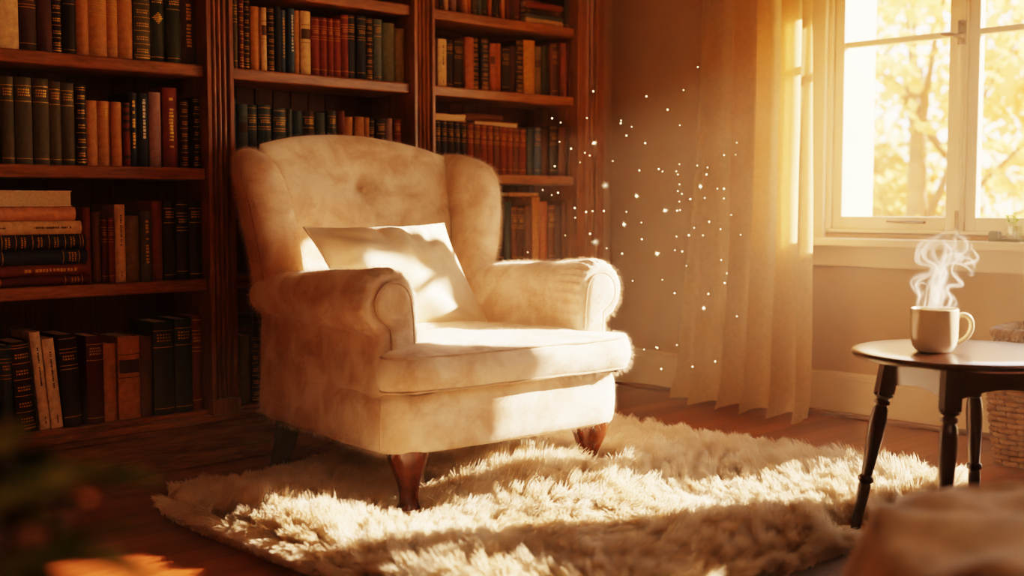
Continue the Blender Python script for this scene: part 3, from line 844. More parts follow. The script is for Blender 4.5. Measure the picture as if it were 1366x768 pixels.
# fringe leans outward at the rim
edge = np.minimum(np.minimum(tx-(RX0-rc.x), (RX1-rc.x)-tx), np.minimum(ty-(RY0-rc.y), (RY1-rc.y)-ty)); fr = np.clip(1-edge/.10, 0, 1)
ox = np.where(np.minimum(tx-(RX0-rc.x), (RX1-rc.x)-tx) < np.minimum(ty-(RY0-rc.y), (RY1-rc.y)-ty), np.sign(tx), 0); oy = np.where(ox == 0, np.sign(ty), 0)
dx = np.cos(ang)*(1-fr)+ox*fr; dy = np.sin(ang)*(1-fr)+oy*fr; q = np.hypot(dx, dy)+1e-6; dx /= q; dy /= q
lean = lean*(1-fr)+1.2*fr; ln = ln*(1-.42*fr)
rr = .027*np.sqrt(rng.uniform(0, 1, (NT, NS))); aa = rng.uniform(0, 2*PI, (NT, NS))
rx = tx[:, None]+rr*np.cos(aa); ry = ty[:, None]+rr*np.sin(aa)
L_ = ln[:, None]*rng.uniform(.7, 1.12, (NT, NS)); le = lean[:, None]+rng.normal(0, .10, (NT, NS)); da = rng.normal(0, .16, (NT, NS))
DX = dx[:, None]*np.cos(da)-dy[:, None]*np.sin(da); DY = dx[:, None]*np.sin(da)+dy[:, None]*np.cos(da)
P = np.zeros((NT, NS, K, 3)); x = rx.copy(); y = ry.copy(); z = np.full((NT, NS), .012)
wav = rng.uniform(0, 2*PI, (NT, NS))
for k in range(K):
    t = k/(K-1); cl = .68*t**1.2
    tipx = tx[:, None]+(x-rx); tipy = ty[:, None]+(y-ry)
    wv = .0022*np.sin(wav+t*7)*t
    P[:, :, k, 0] = x*(1-cl)+tipx*cl-DY*wv; P[:, :, k, 1] = y*(1-cl)+tipy*cl+DX*wv; P[:, :, k, 2] = z
    th = le*(.35+1.05*t); th = np.minimum(th, 1.75)
    st = L_/(K-1); x = x+DX*np.sin(th)*st; y = y+DY*np.sin(th)*st; z = np.maximum(.008, z+np.cos(th)*st)
P = P.reshape(-1, K, 3)
# strands crushed down around the chair legs
lg = []
for c in [(-.344, -.342, .036), (.344, -.342, .036)]:
    w_ = Matrix.Rotation(math.radians(-5), 4, 'Z')@Vector((c[0], c[1], 0))+Vector((2.47, 2.95, 0)); lg.append((w_.x-rc.x, w_.y-rc.y, c[2]))
lg.append((2.828-rc.x, 1.653-rc.y, .018))
keep = np.ones(len(P), bool); cv_ = np.array([-math.cos(math.radians(46.5)), -math.sin(math.radians(46.5))])
for a, b, c in lg:
    qx, qy = P[:, 0, 0]-a, P[:, 0, 1]-b; keep &= (qx**2+qy**2 > c*c) & ((P[:, -1, 0]-a)**2+(P[:, -1, 1]-b)**2 > c*c)
    al = np.clip(qx*cv_[0]+qy*cv_[1], 0, .16); dd_ = np.hypot(qx-al*cv_[0], qy-al*cv_[1])
    P[:, :, 2] *= np.clip((dd_-.03)/.06, .14, 1)[:, None]
P = P[keep]
pile = hair_object('pile', rug, M['pile'], P, np.array([.0011, .0011, .0010, .0009, .0007, .0003])); pile['kind'] = 'stuff'

# ---------------------------------------------------------------- side table and mug
TC = Vector((2.944, 1.42)); TZ = .50
vr = Vector((math.sin(math.radians(46.5)), -math.cos(math.radians(46.5)))); vd = Vector((math.cos(math.radians(46.5)), math.sin(math.radians(46.5))))
tb = thing('side_table', 'small round dark wood side table with turned legs holding the mug', 'table', (TC.x, TC.y, 0))
MB().lathe([(0, .478), (.24, .478), (.262, .480), (.276, .486), (.280, .492), (.277, .498), (.268, .501), (.2, .501), (0, .501)], (0, 0, 0), 72, False, False).build('table_top', M['table'], tb, True, angle=50)
lp = [Vector((-.165, .06)), Vector((-.095, -.18)), Vector((.10, .185)), Vector((.165, -.06))]
lw = [vr*p.x+vd*p.y for p in lp]
for p in lw:
    t0 = Vector((p.x, p.y, .478)); d_ = p.normalized(); b0 = Vector((p.x+d_.x*.085, p.y+d_.y*.085, 0)); ax = b0-t0
    m = MB().turned(t0.lerp(b0, .19), b0, [(0, .016), (.012, .023), (.03, .026), (.045, .020), (.055, .014), (.065, .020), (.085, .021), (.10, .015), (.12, .019), (.2, .0225), (.32, .0215), (.5, .0165), (.585, .0145), (.60, .020), (.625, .021), (.64, .015), (.66, .0165), (.72, .0165), (.85, .0135), (1, .0115)], 22)
    rz = math.atan2(vr.y, vr.x)+PI/4
    tt = t0; bb = t0.lerp(b0, .205); e = .021; R = []
    for c in (tt, bb): R.append([(c.x+e*1.414*math.cos(rz+PI/2*k), c.y+e*1.414*math.sin(rz+PI/2*k), c.z) for k in range(4)])
    m.rings(R); m.build('leg', M['leg_v'], tb, True, angle=40)
for a, b in ((0, 1), (1, 3), (3, 2), (2, 0)):
    p, q_ = lw[a], lw[b]; t = (q_-p).normalized(); n = Vector((-t.y, t.x))*.009; p2 = p+t*.012; q2 = q_-t*.012; k = 12; R = []
    for i in range(k+1):
        c = p2.lerp(q2, i/k); zz = .402+.016*math.sin(PI*i/k)
        R.append([(c.x-n.x, c.y-n.y, zz), (c.x+n.x, c.y+n.y, zz), (c.x+n.x, c.y+n.y, .478), (c.x-n.x, c.y-n.y, .478)])
    MB().rings(R).build('apron', M['table'], tb)
MC = Vector((2.867, 1.462, .5012))
mg = thing('mug', 'cream ceramic mug steaming on the round side table', 'mug', MC)
MB().lathe([(0, .004), (.034, .003), (.036, 0), (.040, .001), (.046, .006), (.0535, .018), (.0572, .034), (.0582, .06), (.0585, .108), (.0575, .111), (.0555, .110), (.0548, .105), (.0545, .05), (.050, .02), (.035, .010), (0, .009)], (0, 0, 0), 56, False, False).build('mug_body', M['ceramic'], mg, True)
hd = [Vector((.055, .086)), Vector((.070, .094)), Vector((.088, .092)), Vector((.099, .078)), Vector((.100, .060)), Vector((.093, .042)), Vector((.078, .028)), Vector((.062, .021)), Vector((.052, .020))]
hp = smooth_loop(hd, 2, False); ha = vr*.97+vd*.1; ha.normalize()
MB().tube([(ha.x*p.x, ha.y*p.x, p.y) for p in hp], .0066, 12).build('handle', M['ceramic'], mg, True)
tea = MB().lathe([(0, .092), (.0547, .092)], (0, 0, 0), 40, False, False).build('tea', plain('dark_tea', '#2a1206', .08), mg, True)

# ---------------------------------------------------------------- steam: soft curling wisps rising from the mug
WISPS0 = [
 ([(118,458),(108,430),(128,398),(112,368),(98,345),(104,322),(140,306),(172,286),(182,262),(150,252),(112,246),(86,226),(94,196),(104,160),(132,128),(176,112)], 7, .55),
 ([(140,456),(150,420),(138,384),(150,352),(140,330),(118,336),(116,352),(136,358)], 5, .5),
 ([(165,458),(158,420),(176,380),(172,340),(186,306),(206,276),(200,250),(164,238),(130,214),(124,180),(150,146),(190,124),(224,130)], 10, .6),
 ([(190,456),(196,418),(184,376),(204,340),(222,300),(230,262),(262,236),(300,240),(338,262),(362,288),(352,298),(318,294)], 9, .6),
 ([(215,456),(222,420),(240,386),(224,350),(246,318),(250,286),(232,256),(214,226),(236,196),(284,188),(318,206),(312,232),(280,232)], 9, .6),
 ([(240,457),(262,432),(272,402),(246,378),(238,352),(268,340),(306,350),(314,336),(288,310),(268,280),(276,246),(312,214),(352,216),(374,240),(372,270),(350,290)], 8, .6),
 ([(258,458),(272,428),(260,392),(240,372)], 6, .45),
 ([(200,300),(214,262),(246,228),(270,196),(262,160),(226,142),(186,152),(170,186),(186,214),(222,222)], 8, .5),
 ([(230,240),(268,220),(322,190),(334,150),(310,116),(268,96),(232,84)], 10, .38),
 ([(330,250),(366,226),(382,196),(366,160),(338,140)], 8, .4),
 ([(120,240),(104,206),(118,168),(160,140),(206,104),(262,78),(310,70)], 11, .32),
 ([(150,454),(176,430),(206,404),(196,366),(172,330),(196,296)], 14, .4),
 ([(228,454),(206,424),(176,398),(192,356),(230,330),(226,292),(196,262)], 14, .4),
 ([(180,456),(190,410),(200,360),(206,310),(220,262),(236,222),(240,180),(226,140),(240,100)], 26, .24),
 ([(200,456),(180,400),(182,340),(210,290),(206,240),(176,210),(168,176),(196,150)], 22, .22),
 ([(300,230),(290,190),(262,160),(280,120),(300,90)], 22, .18),
]
PXM = 3.0/1600/3.49
WISPS = []; qw = random.Random(9)
for pts_, wd, al in WISPS0:
    WISPS.append((pts_, wd*1.5, al))
    for q in range(2):
        ox, oy, f = qw.uniform(-10, 10), qw.uniform(-6, 10), qw.uniform(.86, 1.1)
        WISPS.append(([(190+(a-190)*f+ox*min(1, (470-b)/60)+qw.uniform(-7, 7), b+(oy+qw.uniform(-8, 8))*min(1, (462-b)/80)) for a, b in pts_], wd*qw.uniform(1.5, 3.2), al*qw.uniform(.25, .6)))
sm = MB(); A_ = []; qs = random.Random(4)
for pts_, wd, al in WISPS:
    P_ = smooth_loop([Vector((a, b, 0)) for a, b in pts_], 3, False); P_ = resample(P_, max(24, len(pts_)*7), False); n = len(P_)
    f1, f2 = qs.uniform(0, 6), qs.uniform(1.5, 3); amp = qs.uniform(.006, .018)
    C3 = []
    for i, p in enumerate(P_):
        t = i/(n-1); h_ = (458-p.y)*PXM
        q = Vector((vr.x, vr.y, 0))*((p.x-190)*PXM)+Vector((vd.x, vd.y, 0))*(amp*math.sin(f1+f2*t*3)*min(1, h_/.04)+.006*math.sin(9*t+f1)); q.z = h_; C3.append(q)
    for o_ in (0, 1):
        base_ = len(sm.v)
        for i in range(n):
            t = i/(n-1); tg = (C3[min(i+1, n-1)]-C3[max(i-1, 0)]).normalized()
            d1 = tg.cross(Vector((vd.x, vd.y, 0)))
            if d1.length < 1e-4: d1 = Vector((vr.x, vr.y, 0))
            d1.normalize(); d2 = d1.cross(tg).normalized(); e_ = d1 if o_ == 0 else d2
            w_ = wd*PXM*(.55+.45*math.sin(PI*min(1, t*1.3+.1)))*(1 if o_ == 0 else .8)
            fade = min(1, t*9)**.7*min(1, (1-t)*4)*max(.15, 1-max(0, C3[i].z-.12)/.16)
            for u, a_ in ((-1, 0), (-.55, .45), (0, 1), (.55, .45), (1, 0)):
                sm.v.append(tuple(C3[i]+e_*(u*w_))); A_.append(al*a_*fade*.62)
        sm.f += [(base_+i*5+j, base_+i*5+j+1, base_+(i+1)*5+j+1, base_+(i+1)*5+j) for i in range(n-1) for j in range(4)]
def steam_mat():
    m, nt, N, L, B = newmat('steam_vapour'); N.remove(B)
    at_ = N.new('ShaderNodeAttribute'); at_.attribute_name = 'veil'
    tr = N.new('ShaderNodeBsdfTransparent'); d1 = N.new('ShaderNodeBsdfDiffuse'); d2 = N.new('ShaderNodeBsdfTranslucent'); ad = N.new('ShaderNodeMixShader')
    for q in (d1, d2): q.inputs[0].default_value = (.95, .9, .84, 1)
    L.new(d1.outputs[0], ad.inputs[1]); L.new(d2.outputs[0], ad.inputs[2])
    mu = N.new('ShaderNodeMath'); mu.operation = 'MULTIPLY'; mu.inputs[1].default_value = .75
    mx = N.new('ShaderNodeMixShader'); L.new(at_.outputs['Fac'], mu.inputs[0]); L.new(mu.outputs[0], mx.inputs[0]); L.new(tr.outputs[0], mx.inputs[1]); L.new(ad.outputs[0], mx.inputs[2])
    L.new(mx.outputs[0], N['Material Output'].inputs[0]); return m
so = sm.build('steam', steam_mat(), None, True); so.location = MC+Vector((0, 0, .108))
at_ = so.data.attributes.new('veil', 'FLOAT', 'POINT'); at_.data.foreach_set('value', A_)
tag(so, 'wispy white steam curling up from the mug', 'steam', None, 'stuff')
# ---------------------------------------------------------------- curtain
def curtain():
    nf = 5.0
    def fn(a, b):
        z = 2.52*(1-b)+.012*b
        low = b**2.2
        y = 3.235-.66*a+(.04-.03*a)*low+.012*math.sin(3*a+2*b)
        ph = 2*PI*nf*(a+.018*math.sin(4*b+a*5)); amp = .038+.020*low+.010*noise.noise(Vector((a*3, b*1.5, 2)))
        x = 4.205-.03*low-(.06*low*(1-a))-.17*a*a*(1-.4*low)*min(1, b/.25)+amp*math.sin(ph)+.010*math.sin(2*ph+1.3)+.014*math.sin(ph*.5+1)+.010*noise.noise(Vector((a*9, b*6, 7)))
        y += .020*math.cos(ph)
        if b > .955:
            k = (b-.955)/.045; x -= k*(.016+.022*noise.noise(Vector((a*14, k, 3)))); z = max(.006, z+.02*k*noise.noise(Vector((a*11, 0, 9)))+.012*k*(1+math.sin(ph+.6)))
        return (x, y, z)
    return fn
cf = curtain()
ct = thing('curtain', 'long cream linen curtain hanging in folds beside the window', 'curtain', (4.215, 2.98, 0))
def cl(m): m.v = [(x-4.215, y-2.98, z) for x, y, z in m.v]; return m
cl(MB().grid(cf, 260, 150)).build('drape', M['linen'], ct, True)
hm = MB().grid(lambda a, b: tuple(Vector(cf(a, 1-.028*b))+Vector((-.002, 0, 0))), 260, 3); cl(hm).build('hem', M['linen'], ct, True)
rd = thing('curtain_rod', 'dark metal curtain rod above the window', 'curtain rod', (4.215, 2.2, 2.54))
MB().tube([(0, 1.15, 0), (0, -.95, 0)], .012, 12).build('rod', M['iron'], rd, True)
for y in (1.0, -.85): MB().tube([(0, y, 0), (.14, y, 0)], .008).build('bracket', M['iron'], rd, True)

# ---------------------------------------------------------------- wicker basket
bk = thing('wicker_basket', 'woven wicker basket on the floor behind the side table', 'basket', (4.09, 1.64, 0), math.radians(8))
def sq(a, r): c, s = math.cos(a), math.sin(a); k = (abs(c)**5+abs(s)**5)**(-1/5); return Vector((c*k*r, s*k*r))
NST = 44; hgt = .44
def br(z): return .160+.030*math.sin(PI*.5*min(1, z/.30))-.012*max(0, z-.3)/.14
wv = MB(); rows = 22
for k in range(rows):
    z = .012+k*(hgt-.03)/rows; pts_ = []
    for i in range(NST*4):
        a = 2*PI*i/(NST*4); r = br(z)+.0055*math.cos(a*NST/2*1.0*2/2+PI*k); p = sq(a, r); pts_.append((p.x, p.y, z))
    wv.tube(pts_, .0092, 6, True)
wv.build('woven_wall', M['wick1'], bk, True)
sk = MB()
for i in range(NST):
    a = 2*PI*(i+.0)/NST; sk.tube([(*sq(a, br(z)), z) for z in [hgt*q/8 for q in range(9)]], .0045, 6)
sk.build('stakes', M['wick2'], bk, True)
rm = MB()
for q in range(2):
    pts_ = []
    for i in range(220):
        a = 2*PI*i/220; t = a*34+PI*q; p = sq(a, br(hgt)+.011*math.cos(t)); pts_.append((p.x, p.y, hgt+.006+.011*math.sin(t)))
    rm.tube(pts_, .009, 7, True)
rm.build('braided_rim', M['wick2'], bk, True)
MB().rings([[(*sq(2*PI*i/48, .155), z) for i in range(48)] for z in (.003, .014)]).build('base', M['wick2'], bk)

# ---------------------------------------------------------------- throw over a footstool, very near the camera
fs = thing('footstool', 'low round footstool hidden under the brown throw', 'footstool', (1.56, .50, 0))
MB().lathe([(0, .10), (.26, .10), (.285, .13), (.285, .38), (.27, .42), (.18, .445), (0, .45)], (0, 0, 0), 40).build('seat', M['throw'], fs, True)
for a in range(4): MB().turned((.19*math.cos(a*PI/2+.6), .19*math.sin(a*PI/2+.6), .11), (.21*math.cos(a*PI/2+.6), .21*math.sin(a*PI/2+.6), 0), [(0, .022), (.5, .02), (1, .014)]).build('leg', M['leg_v'], fs, True)
def throw_fn(a, b):
    th = 2*PI*a; r = .57*b
    fold = .5*noise.noise(Vector((math.cos(th)*2.0, math.sin(th)*2.0, 3)))+.35*math.sin(th*7+1.2*math.sin(th*2))
    if r < .33: rad = r; z = .470-.35*(r**3)+.034*noise.noise(Vector((r*math.cos(th)*9, r*math.sin(th)*9, 1)))+.02*fold*(r/.33)**2
    else:
        k = r-.33; rad = .33+.035*min(1, k/.05)+k*.10+.030*fold*min(1, k/.08); z = .470-.35*.036+.02*fold-k*1.55+.02*math.exp(-k/.04)-.02
    return (rad*math.cos(th), rad*math.sin(th), max(.01, z))
tw = MB().grid(throw_fn, 160, 60)
to = tw.build('throw_blanket', M['throw'], None, True); to.location = (1.56, .50, .0)
tag(to, 'brown woollen throw draped over the low footstool in the bottom corner', 'blanket')
sd = to.modifiers.new('thick', 'SOLIDIFY'); sd.thickness = .008; sd.offset = 1
jm = MB().rings(loop_rings([(p.x, p.y) for p in resample(smooth_loop([(2.05, 1.05), (2.92, 1.05), (2.92, 1.56), (2.05, 1.56)], 1), 60)], [(0, .001), (0, .008), (.004, .010)])).build('jute_mat', M['mat'])
tag(jm, 'flat beige woven mat beside the front edge of the shaggy rug', 'mat')

# ---------------------------------------------------------------- foreground plant
pp_ = thing('potted_plant', 'dark green leafy potted plant close to the camera', 'plant', (.285, .965, 0))
MB().lathe([(0, .0), (.085, 0), (.095, .02), (.125, .21), (.130, .22), (.130, .245), (.120, .245), (.116, .21), (0, .20)], (0, 0, 0), 40, False, False).build('pot', M['clay'], pp_, True, angle=40)
MB().lathe([(0, .218), (.117, .214)], (0, 0, 0), 32, False, False).build('soil', M['soil'], pp_)
lf = MB(); stm = MB(); rp = random.Random(5)
def leaf(m, base, dirv, up, L, W, droop=.3, nu=4, nv=8):
    d_ = dirv.normalized(); sd_ = d_.cross(up).normalized(); n = sd_.cross(d_)
    vs = []
    for j in range(nv+1):
        t = j/nv; w_ = W*math.sin(PI*min(1, t*.92+.04))**.75*(1-.25*t)
        c = base+d_*(L*t)+n*(-droop*L*t*t)
        for i in range(nu+1):
            u = 2*i/nu-1; vs.append(c+sd_*(u*w_)+n*(abs(u)*w_*.22))
    m.add(vs, [(j*(nu+1)+i, j*(nu+1)+i+1, (j+1)*(nu+1)+i+1, (j+1)*(nu+1)+i) for j in range(nv) for i in range(nu)])
for k in range(9):
    a = 2*PI*k/9+.3; top = Vector((.11*math.cos(a)*rp.uniform(.4, 1.2), .11*math.sin(a)*rp.uniform(.4, 1.2), rp.uniform(.55, .71))); b0 = Vector((.03*math.cos(a), .03*math.sin(a), .21))
    path = [b0.lerp(top, t)+Vector((.02*math.sin(t*4+k), .02*math.cos(t*3+k), 0)) for t in [i/8 for i in range(9)]]
    stm.tube(path, [.006*(1-.05*i) for i in range(9)], 7)
    for i in range(2, 9):
        for q in range(3):
            aa_ = rp.uniform(0, 2*PI); el = rp.uniform(-.1, .8); d_ = Vector((math.cos(aa_)*math.cos(el), math.sin(aa_)*math.cos(el), math.sin(el)))
            leaf(lf, path[i], d_, Vector((0, 0, 1)), rp.uniform(.06, .095), rp.uniform(.026, .04), rp.uniform(.1, .6))
stm.build('stems', M['stem'], pp_, True); lf.build('foliage', M['leafdark'], pp_, True)

# ---------------------------------------------------------------- things on the window sill
sx, sy = 4.30, 1.915
ty_ = thing('sill_planter', 'small glass jar with a green sprig on the window sill', 'planter', (sx, sy, .7375))
MB().box(-.026, .026, -.05, .040, 0, .012).build('tray', M['mossbox'], ty_, bevel=.002)
R = [[(sp(math.cos(2*PI*i/32), .5)*r, -.018+sp(math.sin(2*PI*i/32), .5)*r, z) for i in range(32)] for r, z in ((.022, .0125), (.024, .016), (.024, .058), (.022, .058), (.022, .017))]
MB().rings(R).build('jar', M['jar'], ty_, True, angle=40)
sprg = MB(); stk = MB()
for k in range(3):
    tip = Vector((rp.uniform(-.008, .008), -.014+(k-1)*.018, rp.uniform(.085, .105))); b0 = Vector((0, -.018, .02)); stk.tube([b0, b0.lerp(tip, .5)+Vector((.003, .003, 0)), tip], .0013, 6)
    for q in range(5):
        a = rp.uniform(0, 6.3); leaf(sprg, b0.lerp(tip, .65+.09*q), Vector((math.cos(a), math.sin(a), .6)), Vector((0, 0, 1)), .022, .009, .3, 2, 4)
stk.build('stalks', M['sprig'], ty_, True); sprg.build('leaves', M['sprig'], ty_, True)
ob = MB().box(-.016, .016, -.017, .017, 0, .036); ob.box(-.013, .013, -.014, .014, .036, .039)
o = ob.build('trinket_box', M['mossbox'], None, bevel=.002); o.location = (4.298, 1.966, .7375); tag(o, 'small olive box beside the glass jar on the window sill', 'box')

# ---------------------------------------------------------------- dust motes, their sunlit glint put in as glow and spikes
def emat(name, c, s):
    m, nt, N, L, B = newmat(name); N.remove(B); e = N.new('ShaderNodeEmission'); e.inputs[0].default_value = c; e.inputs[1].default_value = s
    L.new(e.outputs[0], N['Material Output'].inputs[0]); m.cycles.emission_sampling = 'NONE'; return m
M['mote'] = emat('dust_glow', (1, .72, .40, 1), 5); M['mote2'] = emat('dust_glow_faint', (1, .70, .42, 1), 1.3)  # emission stands in for sunlight glinting on the dust
def mote_mesh(r, spikes, sl, name, mat, sr=.0009, seed=0):
    m = MB(); q = random.Random(seed)
    m.lathe([(r*math.sin(PI*i/6), -r*math.cos(PI*i/6)) for i in range(7)], (0, 0, 0), 8, False, False)
    for k in range(spikes):
        a = 2*PI*k/spikes+q.uniform(-.15, .15); l = sl*q.uniform(.55, 1.1) ; el = q.uniform(-.6, .6)
        d_ = vr*math.cos(a); p = Vector((d_.x+vd.x*.3*math.sin(el), d_.y+vd.y*.3*math.sin(el), math.sin(a)))*l
        m.tube([p*.15, p*.6, p], [sr, sr*.6, .0001], 4)
    me = bpy.data.meshes.new(name); me.from_pydata(m.v, [], m.f); me.materials.append(mat); return me
mm = [mote_mesh(.0026, 0, 0, 'dust_mote', M['mote']), mote_mesh(.0018, 0, 0, 'dust_mote', M['mote'])]
ms = [mote_mesh(.0036, 9, .010, 'dust_sparkle', M['mote'], .0005, k) for k in range(3)]
mf = mote_mesh(.0022, 22, .016, 'dust_burst', M['mote2'], .0004, 5)
MOTES = [(3.165, 2.916, 1.273, 0), (3.197, 2.698, 1.244, 0), (3.381, 2.621, 1.351, 1), (3.145, 2.496, 1.248, 1), (3.503, 2.853, 1.223, 0), (3.223, 2.572, 1.14, 1), (2.882, 2.842, 1.161, 0), (3.023, 2.939, 1.158, 1), (3.093, 2.879, 1.174, 1), (3.354, 2.951, 1.181, 1), (3.25, 2.861, 1.162, 0), (3.165, 2.736, 1.14, 1), (3.279, 2.859, 1.119, 0), (3.089, 2.61, 1.077, 0), (2.832, 2.758, 1.078, 1), (3.199, 3.057, 1.077, 0), (3.014, 2.773, 1.081, 2), (3.189, 2.978, 1.059, 1), (3.199, 2.963, 1.049, 1), (3.032, 2.854, 1.018, 1), (3.143, 3.085, 1.012, 0), (3.371, 3.006, 1.035, 1), (3.402, 2.902, 0.998, 0), (3.06, 2.527, 0.989, 0), (3.153, 2.588, 0.984, 1), (3.291, 2.64, 0.988, 1), (3.499, 2.792, 1.02, 1), (3.328, 2.662, 0.978, 1), (3.362, 2.682, 0.944, 1), (3.362, 2.689, 0.92, 1), (3.204, 2.545, 0.909, 1), (3.41, 2.72, 0.883, 1), (3.485, 2.79, 0.85, 0), (3.405, 2.713, 0.853, 1), (3.217, 2.478, 0.933, 2), (3.572, 2.724, 0.983, 0), (3.598, 2.739, 1.009, 1), (3.385, 2.651, 0.892, 0), (3.464, 2.648, 0.896, 1), (3.277, 2.808, 0.903, 2), (3.515, 2.871, 0.85, 2), (3.073, 2.688, 0.806, 2), (3.084, 2.55, 0.711, 2), (3.095, 2.84, 0.743, 3), (3.201, 2.889, 0.941, 3), (3.034, 2.578, 0.814, 1), (3.181, 2.7, 0.753, 0), (2.952, 2.589, 0.714, 0), (3.251, 2.926, 0.714, 1), (2.89, 2.674, 0.778, 0), (3.141, 3.029, 0.761, 1), (3.021, 3.101, 0.701, 1), (3.0, 3.004, 0.924, 1), (3.003, 2.962, 0.906, 1), (2.935, 2.865, 0.913, 0), (2.912, 2.713, 0.849, 0), (2.894, 2.667, 0.852, 1), (3.341, 3.022, 0.848, 0), (3.238, 2.821, 0.847, 1), (3.14, 2.981, 0.86, 0), (2.975, 2.822, 0.828, 1), (3.532, 2.771, 0.759, 0), (3.298, 2.565, 0.793, 1), (3.323, 2.546, 0.767, 1), (3.396, 2.72, 0.758, 1), (3.379, 2.68, 0.706, 0), (3.196, 2.566, 0.719, 1), (3.461, 2.625, 0.811, 0), (3.295, 2.451, 0.79, 1), (3.422, 2.501, 0.837, 1), (3.484, 2.505, 0.767, 1), (3.399, 2.465, 1.084, 1), (3.717, 2.7, 1.059, 1), (3.209, 2.377, 1.034, 1), (3.466, 2.594, 0.929, 1), (3.223, 2.386, 0.925, 0), (3.355, 2.483, 0.894, 1), (3.353, 2.474, 0.605, 0), (3.568, 2.727, 0.489, 2), (3.552, 2.566, 0.471, 1), (3.427, 2.52, 0.633, 1), (3.205, 2.38, 0.692, 1), (3.15, 2.389, 0.582, 1), (3.178, 2.552, 0.574, 1), (3.173, 2.601, 0.618, 1), (3.245, 2.555, 0.665, 1), (3.048, 2.626, 0.619, 1), (3.5, 2.711, 1.014, 1), (3.302, 2.788, 0.352, 1), (3.124, 2.586, 0.393, 1), (3.052, 2.52, 0.402, 0), (3.476, 2.704, 0.281, 0), (3.137, 2.573, 0.319, 0), (3.314, 2.648, 0.379, 1), (3.154, 2.532, 0.577, 0), (3.413, 2.588, 0.558, 0), (3.246, 2.344, 0.506, 1), (3.528, 2.641, 0.302, 0)]
for x, y, z, k in MOTES:
    me = mm[0] if k == 0 else mm[1] if k == 1 else ms[int(x*1000) % 3] if k == 2 else mf
    o = bpy.data.objects.new({0: 'dust_mote', 1: 'dust_mote', 2: 'dust_sparkle', 3: 'dust_burst'}[k], me); COL.objects.link(o); o.location = (x, y, z)
    if k < 2: tag(o, 'tiny glowing dust mote floating between the armchair and the curtain', 'dust mote', 'glowing dust motes')
    elif k == 2: tag(o, 'dust speck with its glint modelled as glowing spikes before the curtain', 'dust mote', 'star-shaped dust sparkles')
    else: tag(o, 'faint dust glint modelled as glowing spikes before the bookcase end', 'dust mote', 'faint dust glints')

# ---------------------------------------------------------------- garden outside
struct(MB().box(XB+.22, 34, -22, 30, -1.2, -1.0).build('ground_outside', M['grass']))
def tree(x, y, h, cr, mat, label, seed, n=2600):
    t = thing('autumn_tree', label, 'tree', (x, y, -1.0), group=None); q = random.Random(seed)
    m = MB(); tp = Vector((q.uniform(-.2, .2), q.uniform(-.2, .2), h*.62)); m.tube([Vector((0, 0, 0)).lerp(tp, i/6)+Vector((.06*math.sin(i), .06*math.cos(i*2), 0)) for i in range(7)], [.16*(1-.11*i) for i in range(7)], 10)
    cl_ = []
    for k in range(11):
        a = q.uniform(0, 2*PI); st = Vector((0, 0, 0)).lerp(tp, q.uniform(.35, .98)); e = Vector((cr*q.uniform(.3, .85)*math.cos(a), cr*q.uniform(.3, .85)*math.sin(a), q.uniform(h*.22, h*.9)))
        m.tube([st, st.lerp(e, .5)+Vector((0, 0, .15)), e], [.05, .03, .012], 6); cl_.append(e)
    m.build('trunk', M['bark'], t, True)
    f = MB()
    for i in range(n):
        c = q.choice(cl_); g = Vector([max(-1.7, min(1.7, q.gauss(0, 1))) for _ in range(3)])*cr*.24; p = c+g
        d_ = Vector((q.gauss(0, 1), q.gauss(0, 1), q.gauss(0, 1))).normalized(); u_ = d_.orthogonal().normalized(); w_ = d_.cross(u_); s_ = q.uniform(.05, .10)
        f.add([p-u_*s_, p-w_*s_*.55, p+u_*s_, p+w_*s_*.55], [(0, 1, 2, 3)])
    f.build('foliage', mat, t)
for x, y, h, cr, mt, lab, sd_ in ((10.3, 5.3, 4.9, 1.25, 'leaf_gold', 'golden autumn tree behind the middle of the near sash', 1), (13.6, 8.3, 5.6, 1.5, 'leaf_pale', 'pale gold tree half hidden behind the curtain edge', 2), (14.6, 5.6, 4.4, 1.3, 'leaf_rust', 'amber tree standing behind the gap between the sashes', 3),
  (10.4, 3.7, 3.7, .75, 'leaf_gold', 'slim golden tree outside the right-hand sash', 4), (18.4, 9.6, 6.6, 2.2, 'leaf_pale', 'tall pale gold tree farthest from the window', 5), (7.6, 3.75, 1.9, .65, 'leaf_rust', 'low amber shrub just outside the window', 6), (7.9, 5.0, 2.0, .6, 'leaf_rust', 'low amber shrub outside the near sash', 8), (12.3, 6.6, 2.6, .9, 'leaf_rust', 'amber bush low between the pale gold trees', 9), (18.6, 6.9, 5.0, 1.5, 'leaf_gold', 'distant golden tree seen low through the right-hand sash', 7)):
    tree(x, y, h, cr, M[mt], lab, sd_)

# ---------------------------------------------------------------- haze in the room air
hz = MB().box(XL-.05, XB+.03, YN-.05, YA+.05, -.05, HC+.05).build('haze', [])
m = bpy.data.materials.new('hazy_air'); m.use_nodes = True; N = m.node_tree.nodes; L = m.node_tree.links; N.remove(N['Principled BSDF'])
vs = N.new('ShaderNodeVolumeScatter'); vs.inputs['Color'].default_value = (1, .80, .55, 1); vs.inputs['Density'].default_value = HAZE = .006; vs.inputs['Anisotropy'].default_value = .25
L.new(vs.outputs[0], N['Material Output'].inputs['Volume']); hz.data.materials.append(m)
tag(hz, 'warm dusty haze filling the sunlit air of the room', 'haze', None, 'stuff')

hz2 = MB().box(2.9, XB+.025, 1.2, YA+.045, -.04, HC+.04).build('haze', m2 := m.copy()); m2.node_tree.nodes['Volume Scatter'].inputs['Density'].default_value = .034
tag(hz2, 'denser glowing haze in the corner by the curtain and window', 'haze', None, 'stuff')
